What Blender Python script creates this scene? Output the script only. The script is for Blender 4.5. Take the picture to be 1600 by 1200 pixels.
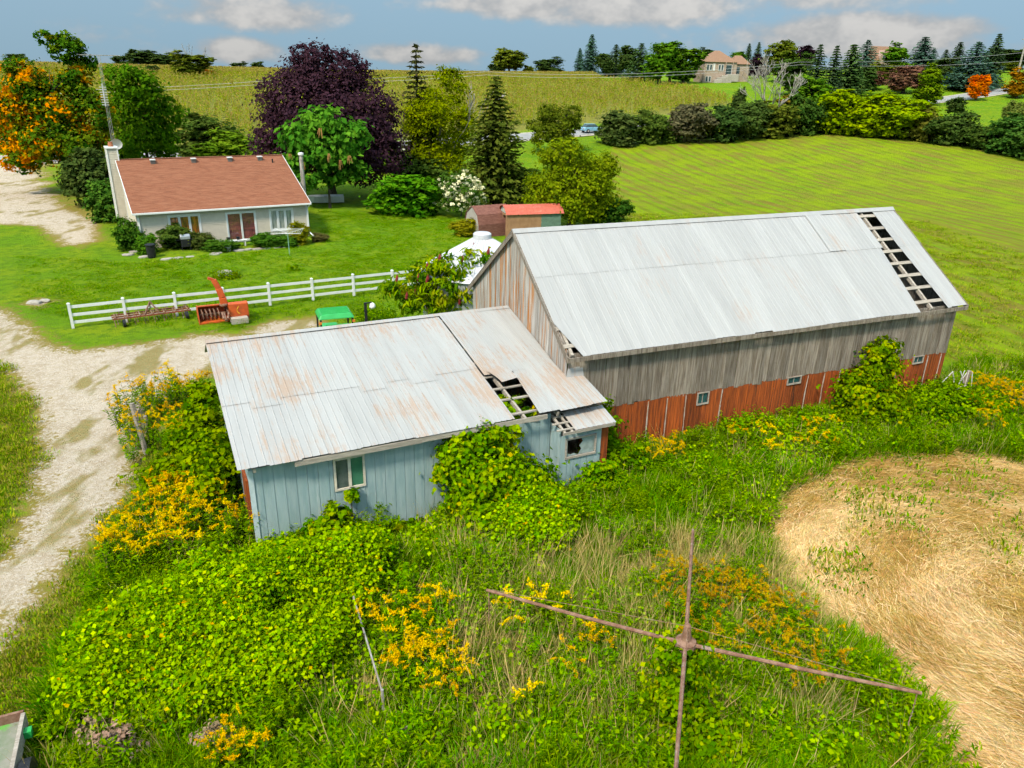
import bpy, math, random
import numpy as np
from mathutils import Matrix, Vector
rng = np.random.default_rng(7); random.seed(7)
PI = math.pi
for o in list(bpy.data.objects): bpy.data.objects.remove(o)
scn = bpy.context.scene
C = scn.collection
# ------------------------------------------------------------------ camera
F, TH, RO, H = 1175.5, .3867, .0227, 12.2
_c, _s = math.cos(TH), math.sin(TH)
FW = np.array([0, _c, -_s]); UP = np.array([0, _s, _c]); RT = np.array([1., 0, 0])
CR = RT*math.cos(RO)+UP*math.sin(RO); CU = UP*math.cos(RO)-RT*math.sin(RO)
CAM = np.array([0, 0, H])
cd = bpy.data.cameras.new('camera'); cam = bpy.data.objects.new('camera', cd); C.objects.link(cam)
cd.sensor_width = 36; cd.lens = 36*F/1600; cd.clip_end = 8000; cd.clip_start = .1
cam.matrix_world = Matrix(((CR[0], CU[0], -FW[0], 0), (CR[1], CU[1], -FW[1], 0), (CR[2], CU[2], -FW[2], H), (0, 0, 0, 1)))
scn.camera = cam
# ------------------------------------------------------------------ world, sun, exposure
SUN_EL, SUN_FROM = math.radians(52), (-.45, -.82)
SKY_STRENGTH, SUN_STRENGTH, EXPOSURE = .08, 2.9, .90
scn.cycles.max_bounces = 5; scn.cycles.diffuse_bounces = 1; scn.cycles.use_adaptive_sampling = True; scn.cycles.adaptive_threshold = .03; scn.cycles.adaptive_min_samples = 12; scn.cycles.glossy_bounces = 2; scn.cycles.transmission_bounces = 3; scn.cycles.transparent_max_bounces = 6; scn.cycles.caustics_reflective = False; scn.cycles.caustics_refractive = False
def ray(x, y): return FW+CR*(x-800)/F+CU*(600-y)/F
world = bpy.data.worlds.new('World'); scn.world = world; world.use_nodes = True
world.cycles.sampling_method = 'MANUAL'; world.cycles.sample_map_resolution = 512
nt = world.node_tree; nt.nodes.clear()
def N(t, ty, **kw):
    n = t.nodes.new(ty)
    for k, v in kw.items():
        if k.startswith('i_'):
            n.inputs[k[2:].replace('_', ' ')].default_value = v
        else: setattr(n, k, v)
    return n
def MATH(t, op, a, b=None, c=None, clamp=False):
    n = t.nodes.new('ShaderNodeMath'); n.operation = op; n.use_clamp = clamp
    for i, v in enumerate((a, b, c)):
        if v is None: continue
        if isinstance(v, (int, float)): n.inputs[i].default_value = v
        else: t.links.new(v, n.inputs[i])
    return n.outputs[0]
def MIXC(t, fac, a, b, blend='MIX'):
    n = t.nodes.new('ShaderNodeMix'); n.data_type = 'RGBA'; n.blend_type = blend
    for i, v in ((0, fac), (6, a), (7, b)):
        if isinstance(v, (int, float)): n.inputs[i].default_value = v
        elif isinstance(v, (tuple, list)): n.inputs[i].default_value = (*v[:3], 1)
        else: t.links.new(v, n.inputs[i])
    return n.outputs[2]
def RANGE(t, v, a, b, c=0., d=1., smooth=True):
    n = t.nodes.new('ShaderNodeMapRange'); n.interpolation_type = 'SMOOTHSTEP' if smooth else 'LINEAR'
    t.links.new(v, n.inputs[0])
    for i, x in enumerate((a, b, c, d)): n.inputs[i+1].default_value = x
    return n.outputs[0]
def NOISE(t, vec, scale, detail=5, rough=.55, out=0, dist=0):
    n = t.nodes.new('ShaderNodeTexNoise'); n.inputs['Scale'].default_value = scale
    n.inputs['Detail'].default_value = detail; n.inputs['Roughness'].default_value = rough; n.inputs['Distortion'].default_value = dist
    if vec is not None: t.links.new(vec, n.inputs['Vector'])
    return n.outputs[out]
def MAP(t, vec, scale=(1, 1, 1), loc=(0, 0, 0), rot=(0, 0, 0)):
    n = t.nodes.new('ShaderNodeMapping'); n.inputs['Scale'].default_value = scale; n.inputs['Location'].default_value = loc; n.inputs['Rotation'].default_value = rot
    t.links.new(vec, n.inputs['Vector']); return n.outputs[0]
tc = N(nt, 'ShaderNodeTexCoord'); dirv = tc.outputs['Generated']
sep = N(nt, 'ShaderNodeSeparateXYZ'); nt.links.new(dirv, sep.inputs[0])
zz = MATH(nt, 'ADD', MATH(nt, 'MULTIPLY', MATH(nt, 'MAXIMUM', sep.outputs[2], 0.), .8), .24)
cmb = N(nt, 'ShaderNodeCombineXYZ'); nt.links.new(sep.outputs[0], cmb.inputs[0]); nt.links.new(sep.outputs[1], cmb.inputs[1]); nt.links.new(zz, cmb.inputs[2])
nrm = N(nt, 'ShaderNodeVectorMath', operation='NORMALIZE'); nt.links.new(cmb.outputs[0], nrm.inputs[0])
sky = N(nt, 'ShaderNodeTexSky', sky_type='NISHITA', sun_disc=False, sun_elevation=SUN_EL, sun_rotation=math.atan2(SUN_FROM[0], SUN_FROM[1]))
sky.altitude = 300; sky.dust_density = 1.2; nt.links.new(nrm.outputs[0], sky.inputs['Vector'])
# broken cloud over the whole sky, heavier banks where they stand in the photograph
flat = MAP(nt, dirv, (1, 1, 3.2))
nz = NOISE(nt, flat, 3.6, 4, .58)
fine = NOISE(nt, MAP(nt, dirv, (1, 1, 1.6)), 26, 3, .62)
bias = None
for (px, py, wx, wy, amp) in [(1330, 52, 175, 26, .30), (960, 12, 230, 28, .32), (400, 14, 130, 30, .30), (375, 78, 62, 20, .30), (680, 84, 110, 17, .24), (1240, -20, 260, 30, .2)]:
    d = ray(px, py); d = d/np.linalg.norm(d)
    sb = N(nt, 'ShaderNodeVectorMath', operation='SUBTRACT'); nt.links.new(dirv, sb.inputs[0]); sb.inputs[1].default_value = d
    ml = N(nt, 'ShaderNodeVectorMath', operation='MULTIPLY'); nt.links.new(sb.outputs[0], ml.inputs[0]); ml.inputs[1].default_value = (F/wx, F/wx, F/wy)
    ln = N(nt, 'ShaderNodeVectorMath', operation='LENGTH'); nt.links.new(ml.outputs[0], ln.inputs[0])
    g = RANGE(nt, ln.outputs['Value'], .25, 1.35, amp, 0.)
    bias = g if bias is None else MATH(nt, 'MAXIMUM', bias, g)
dens = MATH(nt, 'ADD', MATH(nt, 'ADD', nz, bias), MATH(nt, 'MULTIPLY', MATH(nt, 'SUBTRACT', fine, .5), .34))
cf = RANGE(nt, dens, .54, .78)
cloudc = MIXC(nt, RANGE(nt, MATH(nt, 'ADD', MATH(nt, 'MULTIPLY', fine, .5), MATH(nt, 'MULTIPLY', dens, .5)), .50, .78), (2.7, 2.72, 2.75), (4.05, 3.92, 3.75))
skyc = MIXC(nt, 1., sky.outputs[0], (.84, 1.02, .98), 'MULTIPLY')
veil = MIXC(nt, .6, skyc, (2.1, 2.85, 3.15))
final = MIXC(nt, MATH(nt, 'MULTIPLY', cf, .92), veil, cloudc)
# an overcast sky is brighter overhead than at the horizon (CIE overcast: 1 + 2 sin elevation)
lum = MATH(nt, 'MULTIPLY_ADD', MATH(nt, 'MAXIMUM', sep.outputs[2], 0.), 2.4, .95)
vm = N(nt, 'ShaderNodeVectorMath', operation='SCALE'); nt.links.new(final, vm.inputs[0]); nt.links.new(lum, vm.inputs['Scale']); final = vm.outputs[0]
bg = N(nt, 'ShaderNodeBackground'); bg.inputs[1].default_value = SKY_STRENGTH; nt.links.new(final, bg.inputs[0])
wo = N(nt, 'ShaderNodeOutputWorld'); nt.links.new(bg.outputs[0], wo.inputs[0])
sl = bpy.data.lights.new('sun', 'SUN'); sl.energy = SUN_STRENGTH; sl.angle = math.radians(9); sl.color = (1, .90, .74)
so = bpy.data.objects.new('sun', sl); C.objects.link(so)
sd = Vector((SUN_FROM[0], SUN_FROM[1], math.hypot(*SUN_FROM)*math.tan(SUN_EL)))
so.rotation_euler = sd.to_track_quat('Z', 'Y').to_euler(); so.location = (-30, -20, 60)
scn.view_settings.view_transform = 'Standard'; scn.view_settings.look = 'None'
scn.view_settings.exposure = EXPOSURE; scn.view_settings.gamma = 1; scn.view_settings.use_curve_mapping = False
# ------------------------------------------------------------------ terrain height and photo geometry
def S(a):
    a = np.clip(a, 0, 1); return a*a*(3-2*a)
_td = [0, 100, 112, 125, 146, 185, 226, 246, 300, 350, 450, 600, 3000]
_tz = [0, 0, .25, .95, 3., 6.1, 8.9, 10.4, 11.6, 12.0, 12.6, 12.9, 12.9]
def terr(x, y):
    x = np.asarray(x, float); y = np.asarray(y, float); d = np.hypot(x, y)
    return np.interp(d, _td, _tz)+5*S((d-225)/110)*S((x-50)/110)+1.7*S((x+70)/150)*S((d-180)/120)
def G(px, py):
    d = ray(px, py); t = 3.; last = t
    while t < 1800:
        p = CAM+d*t
        if p[2] <= float(terr(p[0], p[1])): break
        last = t; t = t*1.01+.05
    lo, hi = last, t
    for _ in range(25):
        m = (lo+hi)/2; p = CAM+d*m
        if p[2] <= float(terr(p[0], p[1])): hi = m
        else: lo = m
    return CAM+d*hi
def depth(P): return float((np.asarray(P)-CAM)@FW)
def height_to(P, py):       # height above P at which the picture row py is reached
    lo, hi = 0., 60.
    for _ in range(40):
        m = (lo+hi)/2; d = np.array([P[0], P[1], P[2]+m])-CAM
        y = 600-F*(d@CU)/(d@FW)
        if y > py: lo = m
        else: hi = m
    return lo
# ------------------------------------------------------------------ mesh helpers
def thing(name, label, cat, loc=(0, 0, 0), rz=0., group=None):
    o = bpy.data.objects.new(name, None); C.objects.link(o); o.empty_display_size = .2
    o.location = loc; o.rotation_euler = (0, 0, rz); o['label'] = label; o['category'] = cat
    if group: o['group'] = group
    return o
def tag(o, label, cat, group=None):
    o['label'] = label; o['category'] = cat
    if group: o['group'] = group
    return o
def link(name, me, mat, parent=None):
    o = bpy.data.objects.new(name, me); C.objects.link(o)
    if mat is not None and not me.materials: me.materials.append(mat)
    if parent is not None: o.parent = parent
    return o
def copy_thing(t, **props):
    r = t.copy(); C.objects.link(r)
    for k, v in props.items(): r[k] = v
    for ch in t.children:
        c = ch.copy(); C.objects.link(c); c.parent = r
        for g in ch.children:
            d = g.copy(); C.objects.link(d); d.parent = c
    return r
class MB:
    def __init__(s): s.v = []; s.f = []
    def add(s, vs, fs):
        b = len(s.v); s.v += [tuple(map(float, p)) for p in vs]; s.f += [tuple(i+b for i in f) for f in fs]; return s
    def box(s, x0, x1, y0, y1, z0, z1):
        return s.add([(x0, y0, z0), (x1, y0, z0), (x1, y1, z0), (x0, y1, z0), (x0, y0, z1), (x1, y0, z1), (x1, y1, z1), (x0, y1, z1)],
                     [(0, 3, 2, 1), (4, 5, 6, 7), (0, 1, 5, 4), (1, 2, 6, 5), (2, 3, 7, 6), (3, 0, 4, 7)])
    def bar(s, a, b, w, h=None, upv=(0, 0, 1)):     # rectangular bar from a to b
        h = w if h is None else h
        a = Vector(a); b = Vector(b); d = (b-a).normalized(); u = Vector(upv)
        if abs(d.dot(u)) > .98: u = Vector((1, 0, 0))
        r = d.cross(u).normalized(); u = r.cross(d)
        P = []
        for q in (a, b):
            for i, j in ((-1, -1), (1, -1), (1, 1), (-1, 1)): P.append(q+r*(w/2*i)+u*(h/2*j))
        return s.add(P, [(3, 2, 1, 0), (4, 5, 6, 7), (0, 1, 5, 4), (1, 2, 6, 5), (2, 3, 7, 6), (3, 0, 4, 7)])
    def tube(s, pts, rad, n=6, cap=True):
        pts = [Vector(p) for p in pts]; k = len(pts)
        rad = [rad]*k if isinstance(rad, (int, float)) else rad
        vs = []; fs = []; pr = None
        for i, p in enumerate(pts):
            d = (pts[min(i+1, k-1)]-pts[max(i-1, 0)]).normalized()
            if pr is None:
                u = Vector((0, 0, 1)) if abs(d.z) < .9 else Vector((1, 0, 0)); r = d.cross(u).normalized()
            else: r = (pr-d*pr.dot(d)).normalized()
            pr = r; q = d.cross(r)
            for j in range(n):
                a = 2*PI*j/n; vs.append(p+(r*math.cos(a)+q*math.sin(a))*rad[i])
        for i in range(k-1):
            for j in range(n): fs.append((i*n+j, i*n+(j+1) % n, (i+1)*n+(j+1) % n, (i+1)*n+j))
        if cap: fs += [tuple(range(n))[::-1], tuple((k-1)*n+j for j in range(n))]
        return s.add(vs, fs)
    def lathe(s, prof, n=20, c=(0, 0, 0)):
        vs = []; fs = []; k = len(prof)
        for r, z in prof:
            for j in range(n): a = 2*PI*j/n; vs.append((c[0]+r*math.cos(a), c[1]+r*math.sin(a), c[2]+z))
        for i in range(k-1):
            for j in range(n): fs.append((i*n+j, i*n+(j+1) % n, (i+1)*n+(j+1) % n, (i+1)*n+j))
        fs += [tuple(range(n))[::-1], tuple((k-1)*n+j for j in range(n))]
        return s.add(vs, fs)
    def prism(s, poly, y0, y1, axis='y'):           # polygon in (x,z) swept along y (or in (y,z) swept along x)
        n = len(poly); vs = []
        for t in (y0, y1):
            for a, b in poly: vs.append((a, t, b) if axis == 'y' else (t, a, b))
        fs = [tuple(range(n)), tuple(range(n, 2*n))[::-1]]+[(i, i+n, (i+1) % n+n, (i+1) % n) for i in range(n)]
        return s.add(vs, fs)
    def mesh(s, name):
        me = bpy.data.meshes.new(name); me.from_pydata(s.v, [], s.f); me.update(); return me
    def build(s, name, mat, parent=None, bevel=0, smooth=False):
        me = s.mesh(name)
        if smooth: me.polygons.foreach_set('use_smooth', [True]*len(me.polygons))
        o = link(name, me, mat, parent)
        if bevel: m = o.modifiers.new('bevel', 'BEVEL'); m.width = bevel; m.segments = 2; m.limit_method = 'ANGLE'
        return o
def tri_mesh(name, V, T, attrs=None):
    me = bpy.data.meshes.new(name); V = np.asarray(V, np.float32); T = np.asarray(T, np.int32)
    me.vertices.add(len(V)); me.vertices.foreach_set('co', V.ravel())
    k = T.shape[1]
    me.loops.add(T.size); me.loops.foreach_set('vertex_index', T.ravel())
    me.polygons.add(len(T)); me.polygons.foreach_set('loop_start', np.arange(len(T), dtype=np.int32)*k)
    me.update(calc_edges=True)
    for k2, a in (attrs or {}).items():
        at = me.attributes.new(k2, 'FLOAT', 'POINT'); at.data.foreach_set('value', np.asarray(a, np.float32))
    return me
# ------------------------------------------------------------------ materials
def new_mat(name):
    m = bpy.data.materials.new(name); m.use_nodes = True; t = m.node_tree
    return m, t, t.nodes['Principled BSDF']
def lin(r, g, b): return tuple(((c/255)/12.92 if c/255 < .04045 else ((c/255+.055)/1.055)**2.4) for c in (r, g, b))
def mat(name, c1, c2=None, scale=4., rough=.75, bump=0., bscale=40., metallic=0., stretch=(1, 1, 1), rand=0., spec=.3, lo=.35, hi=.65, third=None):
    m, t, b = new_mat(name); co = N(t, 'ShaderNodeTexCoord').outputs['Object']
    oi = N(t, 'ShaderNodeObjectInfo')
    ad = N(t, 'ShaderNodeVectorMath', operation='ADD'); t.links.new(co, ad.inputs[0])
    if rand:
        ml = N(t, 'ShaderNodeVectorMath', operation='SCALE'); ml.inputs[0].default_value = (37, 19, 53); t.links.new(oi.outputs['Random'], ml.inputs['Scale']); t.links.new(ml.outputs[0], ad.inputs[1])
    v = MAP(t, ad.outputs[0], stretch)
    n = NOISE(t, v, scale, 6, .6)
    col = MIXC(t, RANGE(t, n, lo, hi), c1, c2 if c2 else tuple(x*.8 for x in c1))
    if third:
        n2 = NOISE(t, v, scale*.37, 5, .65); col = MIXC(t, RANGE(t, n2, third[1], third[1]+.12), col, third[0])
    if rand:
        k = MATH(t, 'MULTIPLY_ADD', oi.outputs['Random'], rand, 1-rand/2)
        hs = N(t, 'ShaderNodeHueSaturation'); t.links.new(col, hs.inputs['Color']); t.links.new(k, hs.inputs['Value']); col = hs.outputs[0]
    t.links.new(col, b.inputs['Base Color'])
    b.inputs['Roughness'].default_value = rough; b.inputs['Metallic'].default_value = metallic; b.inputs['Specular IOR Level'].default_value = spec
    if bump:
        bn = NOISE(t, v, bscale, 4, .6); bp = N(t, 'ShaderNodeBump'); bp.inputs['Strength'].default_value = bump; bp.inputs['Distance'].default_value = .03
        t.links.new(bn, bp.inputs['Height']); t.links.new(bp.outputs[0], b.inputs['Normal'])
    return m
def leaf_mat(name, cols=None, trans=.35, rough=.55, spec=.25):
    """leaf colour: object colour (or a ramp on the 'hue' attribute) with random leaf-to-leaf variation ('tint')"""
    m, t, b = new_mat(name); oi = N(t, 'ShaderNodeObjectInfo')
    tint = N(t, 'ShaderNodeAttribute', attribute_name='tint').outputs['Fac']
    if cols:
        r = N(t, 'ShaderNodeValToRGB'); e = r.color_ramp.elements
        while len(e) < len(cols): e.new(.5)
        for i, (p, c) in enumerate(cols): e[i].position = p; e[i].color = (*c, 1)
        t.links.new(N(t, 'ShaderNodeAttribute', attribute_name='hue').outputs['Fac'], r.inputs[0]); base = r.outputs[0]
    else: base = oi.outputs['Color']
    hs = N(t, 'ShaderNodeHueSaturation'); t.links.new(base, hs.inputs['Color']); hs.inputs['Saturation'].default_value = 1.06
    t.links.new(MATH(t, 'MULTIPLY_ADD', oi.outputs['Random'], .3 if cols else 0., MATH(t, 'MULTIPLY_ADD', tint, .95, .54 if cols else .68)), hs.inputs['Value'])
    t.links.new(MATH(t, 'MULTIPLY_ADD', oi.outputs['Random'], .03 if cols else 0., MATH(t, 'MULTIPLY_ADD', tint, -.045, .507 if cols else .5225)), hs.inputs['Hue'])
    t.nodes.remove(b); b = N(t, 'ShaderNodeBsdfDiffuse'); t.links.new(hs.outputs[0], b.inputs['Color'])
    tr = N(t, 'ShaderNodeBsdfTranslucent'); t.links.new(hs.outputs[0], tr.inputs[0])
    mx = N(t, 'ShaderNodeMixShader'); mx.inputs[0].default_value = trans
    t.links.new(b.outputs[0], mx.inputs[1]); t.links.new(tr.outputs[0], mx.inputs[2])
    t.links.new(mx.outputs[0], t.nodes['Material Output'].inputs[0]); return m
LEAF = leaf_mat('leaf')
BARK = mat('bark', (.12, .095, .07), (.05, .04, .03), 9, .9, .6, 30, stretch=(1, 1, .25))
PALE_BARK = mat('pale_bark', (.42, .38, .33), (.22, .2, .18), 8, .85, .4, 30, stretch=(1, 1, .3))
STEM = mat('weed_stem', (.09, .13, .03), (.13, .1, .04), 6, .8)
WHITE = mat('white_paint', (.70, .70, .69), (.62, .62, .60), 3, .5, 0)
VINYL = mat('white_vinyl', (.72, .72, .71), (.66, .66, .65), 2, .4, 0)
SIDING = mat('beige_siding', (.57, .505, .41), (.52, .46, .37), 2.5, .6, .05, 60)
GLASS = mat('dark_glass', (.03, .05, .05), (.05, .08, .08), 3, .08, spec=.6)
BLACK = mat('black_plastic', (.012, .013, .016), (.02, .02, .022), 5, .45)
RUST = mat('rusty_iron', (.17, .08, .05), (.27, .16, .11), 7, .85, .4, 60, third=((.3, .24, .2), .56))
GREYWOOD = mat('weathered_board', (.165, .128, .095), (.30, .255, .21), 3.2, .9, .7, 22, stretch=(5, 5, .35), rand=.5, third=((.09, .07, .055), .60))
PALEWOOD = mat('weathered_lumber', (.42, .37, .31), (.28, .24, .2), 6, .9, .5, 30, stretch=(.4, 4, 4), rand=.25)
STONE = mat('stone', (.42, .38, .33), (.30, .27, .23), 7, .9, .6, 30, rand=.2)
CONCRETE = mat('concrete', (.38, .37, .35), (.28, .27, .25), 5, .9, .3, 40)
TERRACOTTA = mat('terracotta', (.42, .16, .07), (.34, .12, .06), 6, .8)
# ------------------------------------------------------------------ foliage generators
def unit(a): return a/np.maximum(np.linalg.norm(a, axis=-1, keepdims=True), 1e-9)
def leaf_tris(P, Nn, size, aspect=.6, fold=.25, T=None):
    """one folded diamond (two triangles) for each leaf"""
    n = len(P); R = rng.normal(size=(n, 3)) if T is None else T
    T = unit(R-(R*Nn).sum(1, keepdims=True)*Nn); B = np.cross(Nn, T); s = np.asarray(size).reshape(-1, 1)*np.ones((n, 1))
    V = np.stack([P-T*s*.5, P+B*s*aspect*.5+Nn*s*fold*.5, P+T*s*.5, P-B*s*aspect*.5+Nn*s*fold*.5], 1).reshape(-1, 3)
    i = np.arange(n)[:, None]*4
    return V, np.concatenate([i+np.array([[0, 1, 2]]), i+np.array([[0, 2, 3]])], 0)
def crown_points(lobes, n, clump=.2, shell=.55, zmin=None, per=26):
    """clumps of leaves spread through ellipsoid lobes: gaps between clumps let the background through"""
    vol = np.array([np.prod(l[1])**(2/3) for l in lobes]); vol = vol/vol.sum(); P = []; D = []; Q = []
    for (c, r), w in zip(lobes, vol):
        c = np.array(c, float); r = np.array(r, float)*np.ones(3); m = max(3, int(n*w/per))
        d = unit(rng.normal(size=(m, 3))); k = shell+(1.03-shell)*rng.random((m, 1))**.6
        cc = c+d*r*k; q = rng.random(m)
        sz = clump*(.6+.8*rng.random((m, 1, 1)))*r.mean()
        off = rng.normal(size=(m, per, 3))*np.array([1, 1, .6])*sz
        pp = cc[:, None]+off
        P.append(pp.reshape(-1, 3)); D.append(unit(off*.35/r.mean()+d[:, None]*.6).reshape(-1, 3)); Q.append(np.repeat(q, per))
    P = np.concatenate(P); D = np.concatenate(D); Q = np.concatenate(Q)
    if zmin is not None:
        k = P[:, 2] > zmin; P, D, Q = P[k], D[k], Q[k]
    return P, D, Q
def crown_mesh(name, lobes, n, size, clump=.2, shell=.55, zmin=None, upw=.55, aspect=.65, hue=None, per=26, droop=0.):
    P, D, Q = crown_points(lobes, n, clump, shell, zmin, per); k = len(P)
    Nn = unit(D+np.array([0, 0, upw])+rng.normal(size=(k, 3))*.55)
    T = None
    if droop: T = unit(rng.normal(size=(k, 3))*.6+D*.6+np.array([0, 0, -droop]))
    V, T_ = leaf_tris(P, Nn, size*(.65+.7*rng.random(k)), aspect, T=T)
    tint = np.clip(.5*Q+.5*rng.random(k)+rng.normal(size=k)*.06, 0, 1)
    at = {'tint': np.repeat(tint, 4)}
    if hue is not None: at['hue'] = np.repeat(hue(P, Q), 4)
    return tri_mesh(name, V, T_, at)
def limbs(mb, p, d, L, r, level, spread=.55, n=6, wig=.12, kids=3, minr=.012):
    pts = [Vector(p)]; rad = [r]; dd = Vector(d).normalized(); seg = 4
    for i in range(seg):
        dd = (dd+Vector((random.gauss(0, wig), random.gauss(0, wig), random.gauss(.03, wig*.6)))).normalized()
        pts.append(pts[-1]+dd*(L/seg)); rad.append(max(minr, r*(1-.62*(i+1)/seg)))
    mb.tube(pts, rad, n, cap=False)
    if level > 0:
        for k in range(kids):
            j = random.randint(2, seg); a = random.uniform(0, 2*PI)
            nd = (dd+Vector((math.cos(a), math.sin(a), random.uniform(-.1, .5)))*spread*1.4).normalized()
            limbs(mb, pts[j], nd, L*random.uniform(.5, .72), rad[j]*.75, level-1, spread, max(3, n-1), wig, kids, minr)
def conifer_mesh(name, h, R, n_tier, leaf, dens=1., droop=.25, gap=0., top=1.):
    P = []; T = []; Q = []
    for i in range(n_tier):
        f = i/(n_tier-1); z = h*(.04+.95*f); rr = R*(1-f)**.72*(.8+.4*random.random())+.12
        nb = max(4, int((6+9*(1-f))*dens))
        for k in range(nb):
            if random.random() < gap: continue
            a = 2*PI*(k+random.random())/nb; L = rr*random.uniform(.72, 1.12); q = random.random()
            m = max(4, int(L/leaf*3.2))
            s = (np.arange(m)+rng.random(m))/m
            rad = np.array([math.cos(a), math.sin(a), 0]); tan = np.array([-math.sin(a), math.cos(a), 0])
            w = (.28*L*(1-s)+.08)*rng.normal(size=m)*.6
            p = rad*(s*L)[:, None]+tan*w[:, None]; p[:, 2] = z-droop*L*s**1.3+.18*L*s**3+rng.normal(size=m)*.07*L*.5
            P.append(p); T.append(np.tile(rad+np.array([0, 0, -droop*.6]), (m, 1))+tan*np.sign(w)[:, None]*.7); Q.append(np.full(m, q))
    P = np.concatenate(P); T = np.concatenate(T)+rng.normal(size=P.shape)*.25; Q = np.concatenate(Q)
    Nn = unit(np.array([0, 0, 1.])+rng.normal(size=P.shape)*.45+unit(P*np.array([1, 1, 0]))*.4)
    V, F_ = leaf_tris(P, Nn, leaf*(.7+.6*rng.random(len(P))), .42, .2, T)
    return tri_mesh(name, V, F_, {'tint': np.repeat(np.clip(.55*Q+.45*rng.random(len(P)), 0, 1), 4)})
def trunk_mesh(h, r, lean=(0, 0), n=8, branches=0, L=2., spread=.8):
    mb = MB(); k = 6; pts = [(lean[0]*(i/k)+random.gauss(0, r*.25), lean[1]*(i/k)+random.gauss(0, r*.25), h*i/k-.1) for i in range(k+1)]
    mb.tube(pts, [r*1.35]+[r*(1-.75*i/k) for i in range(1, k+1)], n)
    for b in range(branches):
        i = random.randint(2, k); a = 2*PI*b/branches+random.random()
        limbs(mb, pts[i], (math.cos(a)*spread, math.sin(a)*spread, .7), L, r*.45, 1, .5, 5)
    return mb.mesh('trunk')
def pip(P, poly):       # points in polygon
    x, y = P[:, 0], P[:, 1]; ins = np.zeros(len(P), bool); j = len(poly)-1
    for i in range(len(poly)):
        xi, yi = poly[i]; xj, yj = poly[j]
        c = ((yi > y) != (yj > y)) & (x < (xj-xi)*(y-yi)/((yj-yi) if yj != yi else 1e-9)+xi); ins ^= c; j = i
    return ins
def sdist(P, poly):     # signed distance, negative inside
    d = np.full(len(P), 1e9)
    for i in range(len(poly)):
        a = np.array(poly[i]); b = np.array(poly[(i+1) % len(poly)]); ab = b-a
        t = np.clip(((P-a)@ab)/max(ab@ab, 1e-9), 0, 1); d = np.minimum(d, np.linalg.norm(P-(a+t[:, None]*ab), axis=1))
    return np.where(pip(P, poly), -d, d)
def wpoly(pts): return [tuple(G(*p)[:2]) for p in pts]
def sample(poly, n):
    p = np.array(poly); lo, hi = p.min(0), p.max(0); out = []; k = 0
    while k < n:
        q = lo+(hi-lo)*rng.random((n*2, 2)); q = q[pip(q, poly)]; out.append(q); k += len(q)
    return np.concatenate(out)[:n]
def scatter(name, P, variants, mat_, scale, tilt=.2, yaw=None, label=None, weights=None, zoff=None):
    """one stuff object: points carrying rotation, scale and variant, instanced by geometry nodes"""
    n = len(P); me = bpy.data.meshes.new(name); me.vertices.add(n)
    Z = terr(P[:, 0], P[:, 1]) if P.shape[1] == 2 else P[:, 2]
    co = np.column_stack([P[:, :2], Z+(zoff if zoff is not None else 0)]); me.vertices.foreach_set('co', co.astype(np.float32).ravel())
    rot = np.column_stack([rng.normal(size=n)*tilt, rng.normal(size=n)*tilt, rng.random(n)*2*PI if yaw is None else yaw])
    a = me.attributes.new('rot', 'FLOAT_VECTOR', 'POINT'); a.data.foreach_set('vector', rot.astype(np.float32).ravel())
    a = me.attributes.new('scl', 'FLOAT', 'POINT'); a.data.foreach_set('value', np.asarray(scale, np.float32)*np.ones(n, np.float32))
    a = me.attributes.new('idx', 'INT', 'POINT'); a.data.foreach_set('value', rng.choice(len(variants), n, p=weights).astype(np.int32))
    col = bpy.data.collections.new(name+'_pieces')
    for i, (m, mt, c) in enumerate(variants):
        o = bpy.data.objects.new('%s_piece_%02d' % (name, i), m); o.color = (*c, 1)
        if not m.materials: m.materials.append(mt)
        col.objects.link(o)
    o = bpy.data.objects.new(name, me); C.objects.link(o); o['kind'] = 'stuff'
    if label: o['label'] = label
    ng = bpy.data.node_groups.new(name, 'GeometryNodeTree')
    ng.interface.new_socket('Geometry', in_out='INPUT', socket_type='NodeSocketGeometry'); ng.interface.new_socket('Geometry', in_out='OUTPUT', socket_type='NodeSocketGeometry')
    gi = ng.nodes.new('NodeGroupInput'); go = ng.nodes.new('NodeGroupOutput')
    m2p = ng.nodes.new('GeometryNodeMeshToPoints'); iop = ng.nodes.new('GeometryNodeInstanceOnPoints'); ci = ng.nodes.new('GeometryNodeCollectionInfo')
    ci.inputs['Collection'].default_value = col; ci.inputs['Separate Children'].default_value = True; ci.inputs['Reset Children'].default_value = True
    iop.inputs['Pick Instance'].default_value = True
    def at(nm, ty):
        q = ng.nodes.new('GeometryNodeInputNamedAttribute'); q.data_type = ty; q.inputs['Name'].default_value = nm; return q.outputs['Attribute']
    L = ng.links.new
    L(gi.outputs[0], m2p.inputs[0]); L(m2p.outputs[0], iop.inputs['Points']); L(ci.outputs[0], iop.inputs['Instance'])
    L(at('idx', 'INT'), iop.inputs['Instance Index'])
    e2r = ng.nodes.new('FunctionNodeEulerToRotation'); L(at('rot', 'FLOAT_VECTOR'), e2r.inputs[0]); L(e2r.outputs[0], iop.inputs['Rotation'])
    L(at('scl', 'FLOAT'), iop.inputs['Scale']); L(iop.outputs[0], go.inputs[0])
    md = o.modifiers.new('scatter', 'NODES'); md.node_group = ng
    return o
def leafc(name, c, trans=.35): return leaf_mat(name, [(0., c), (1., c)], trans)
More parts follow.
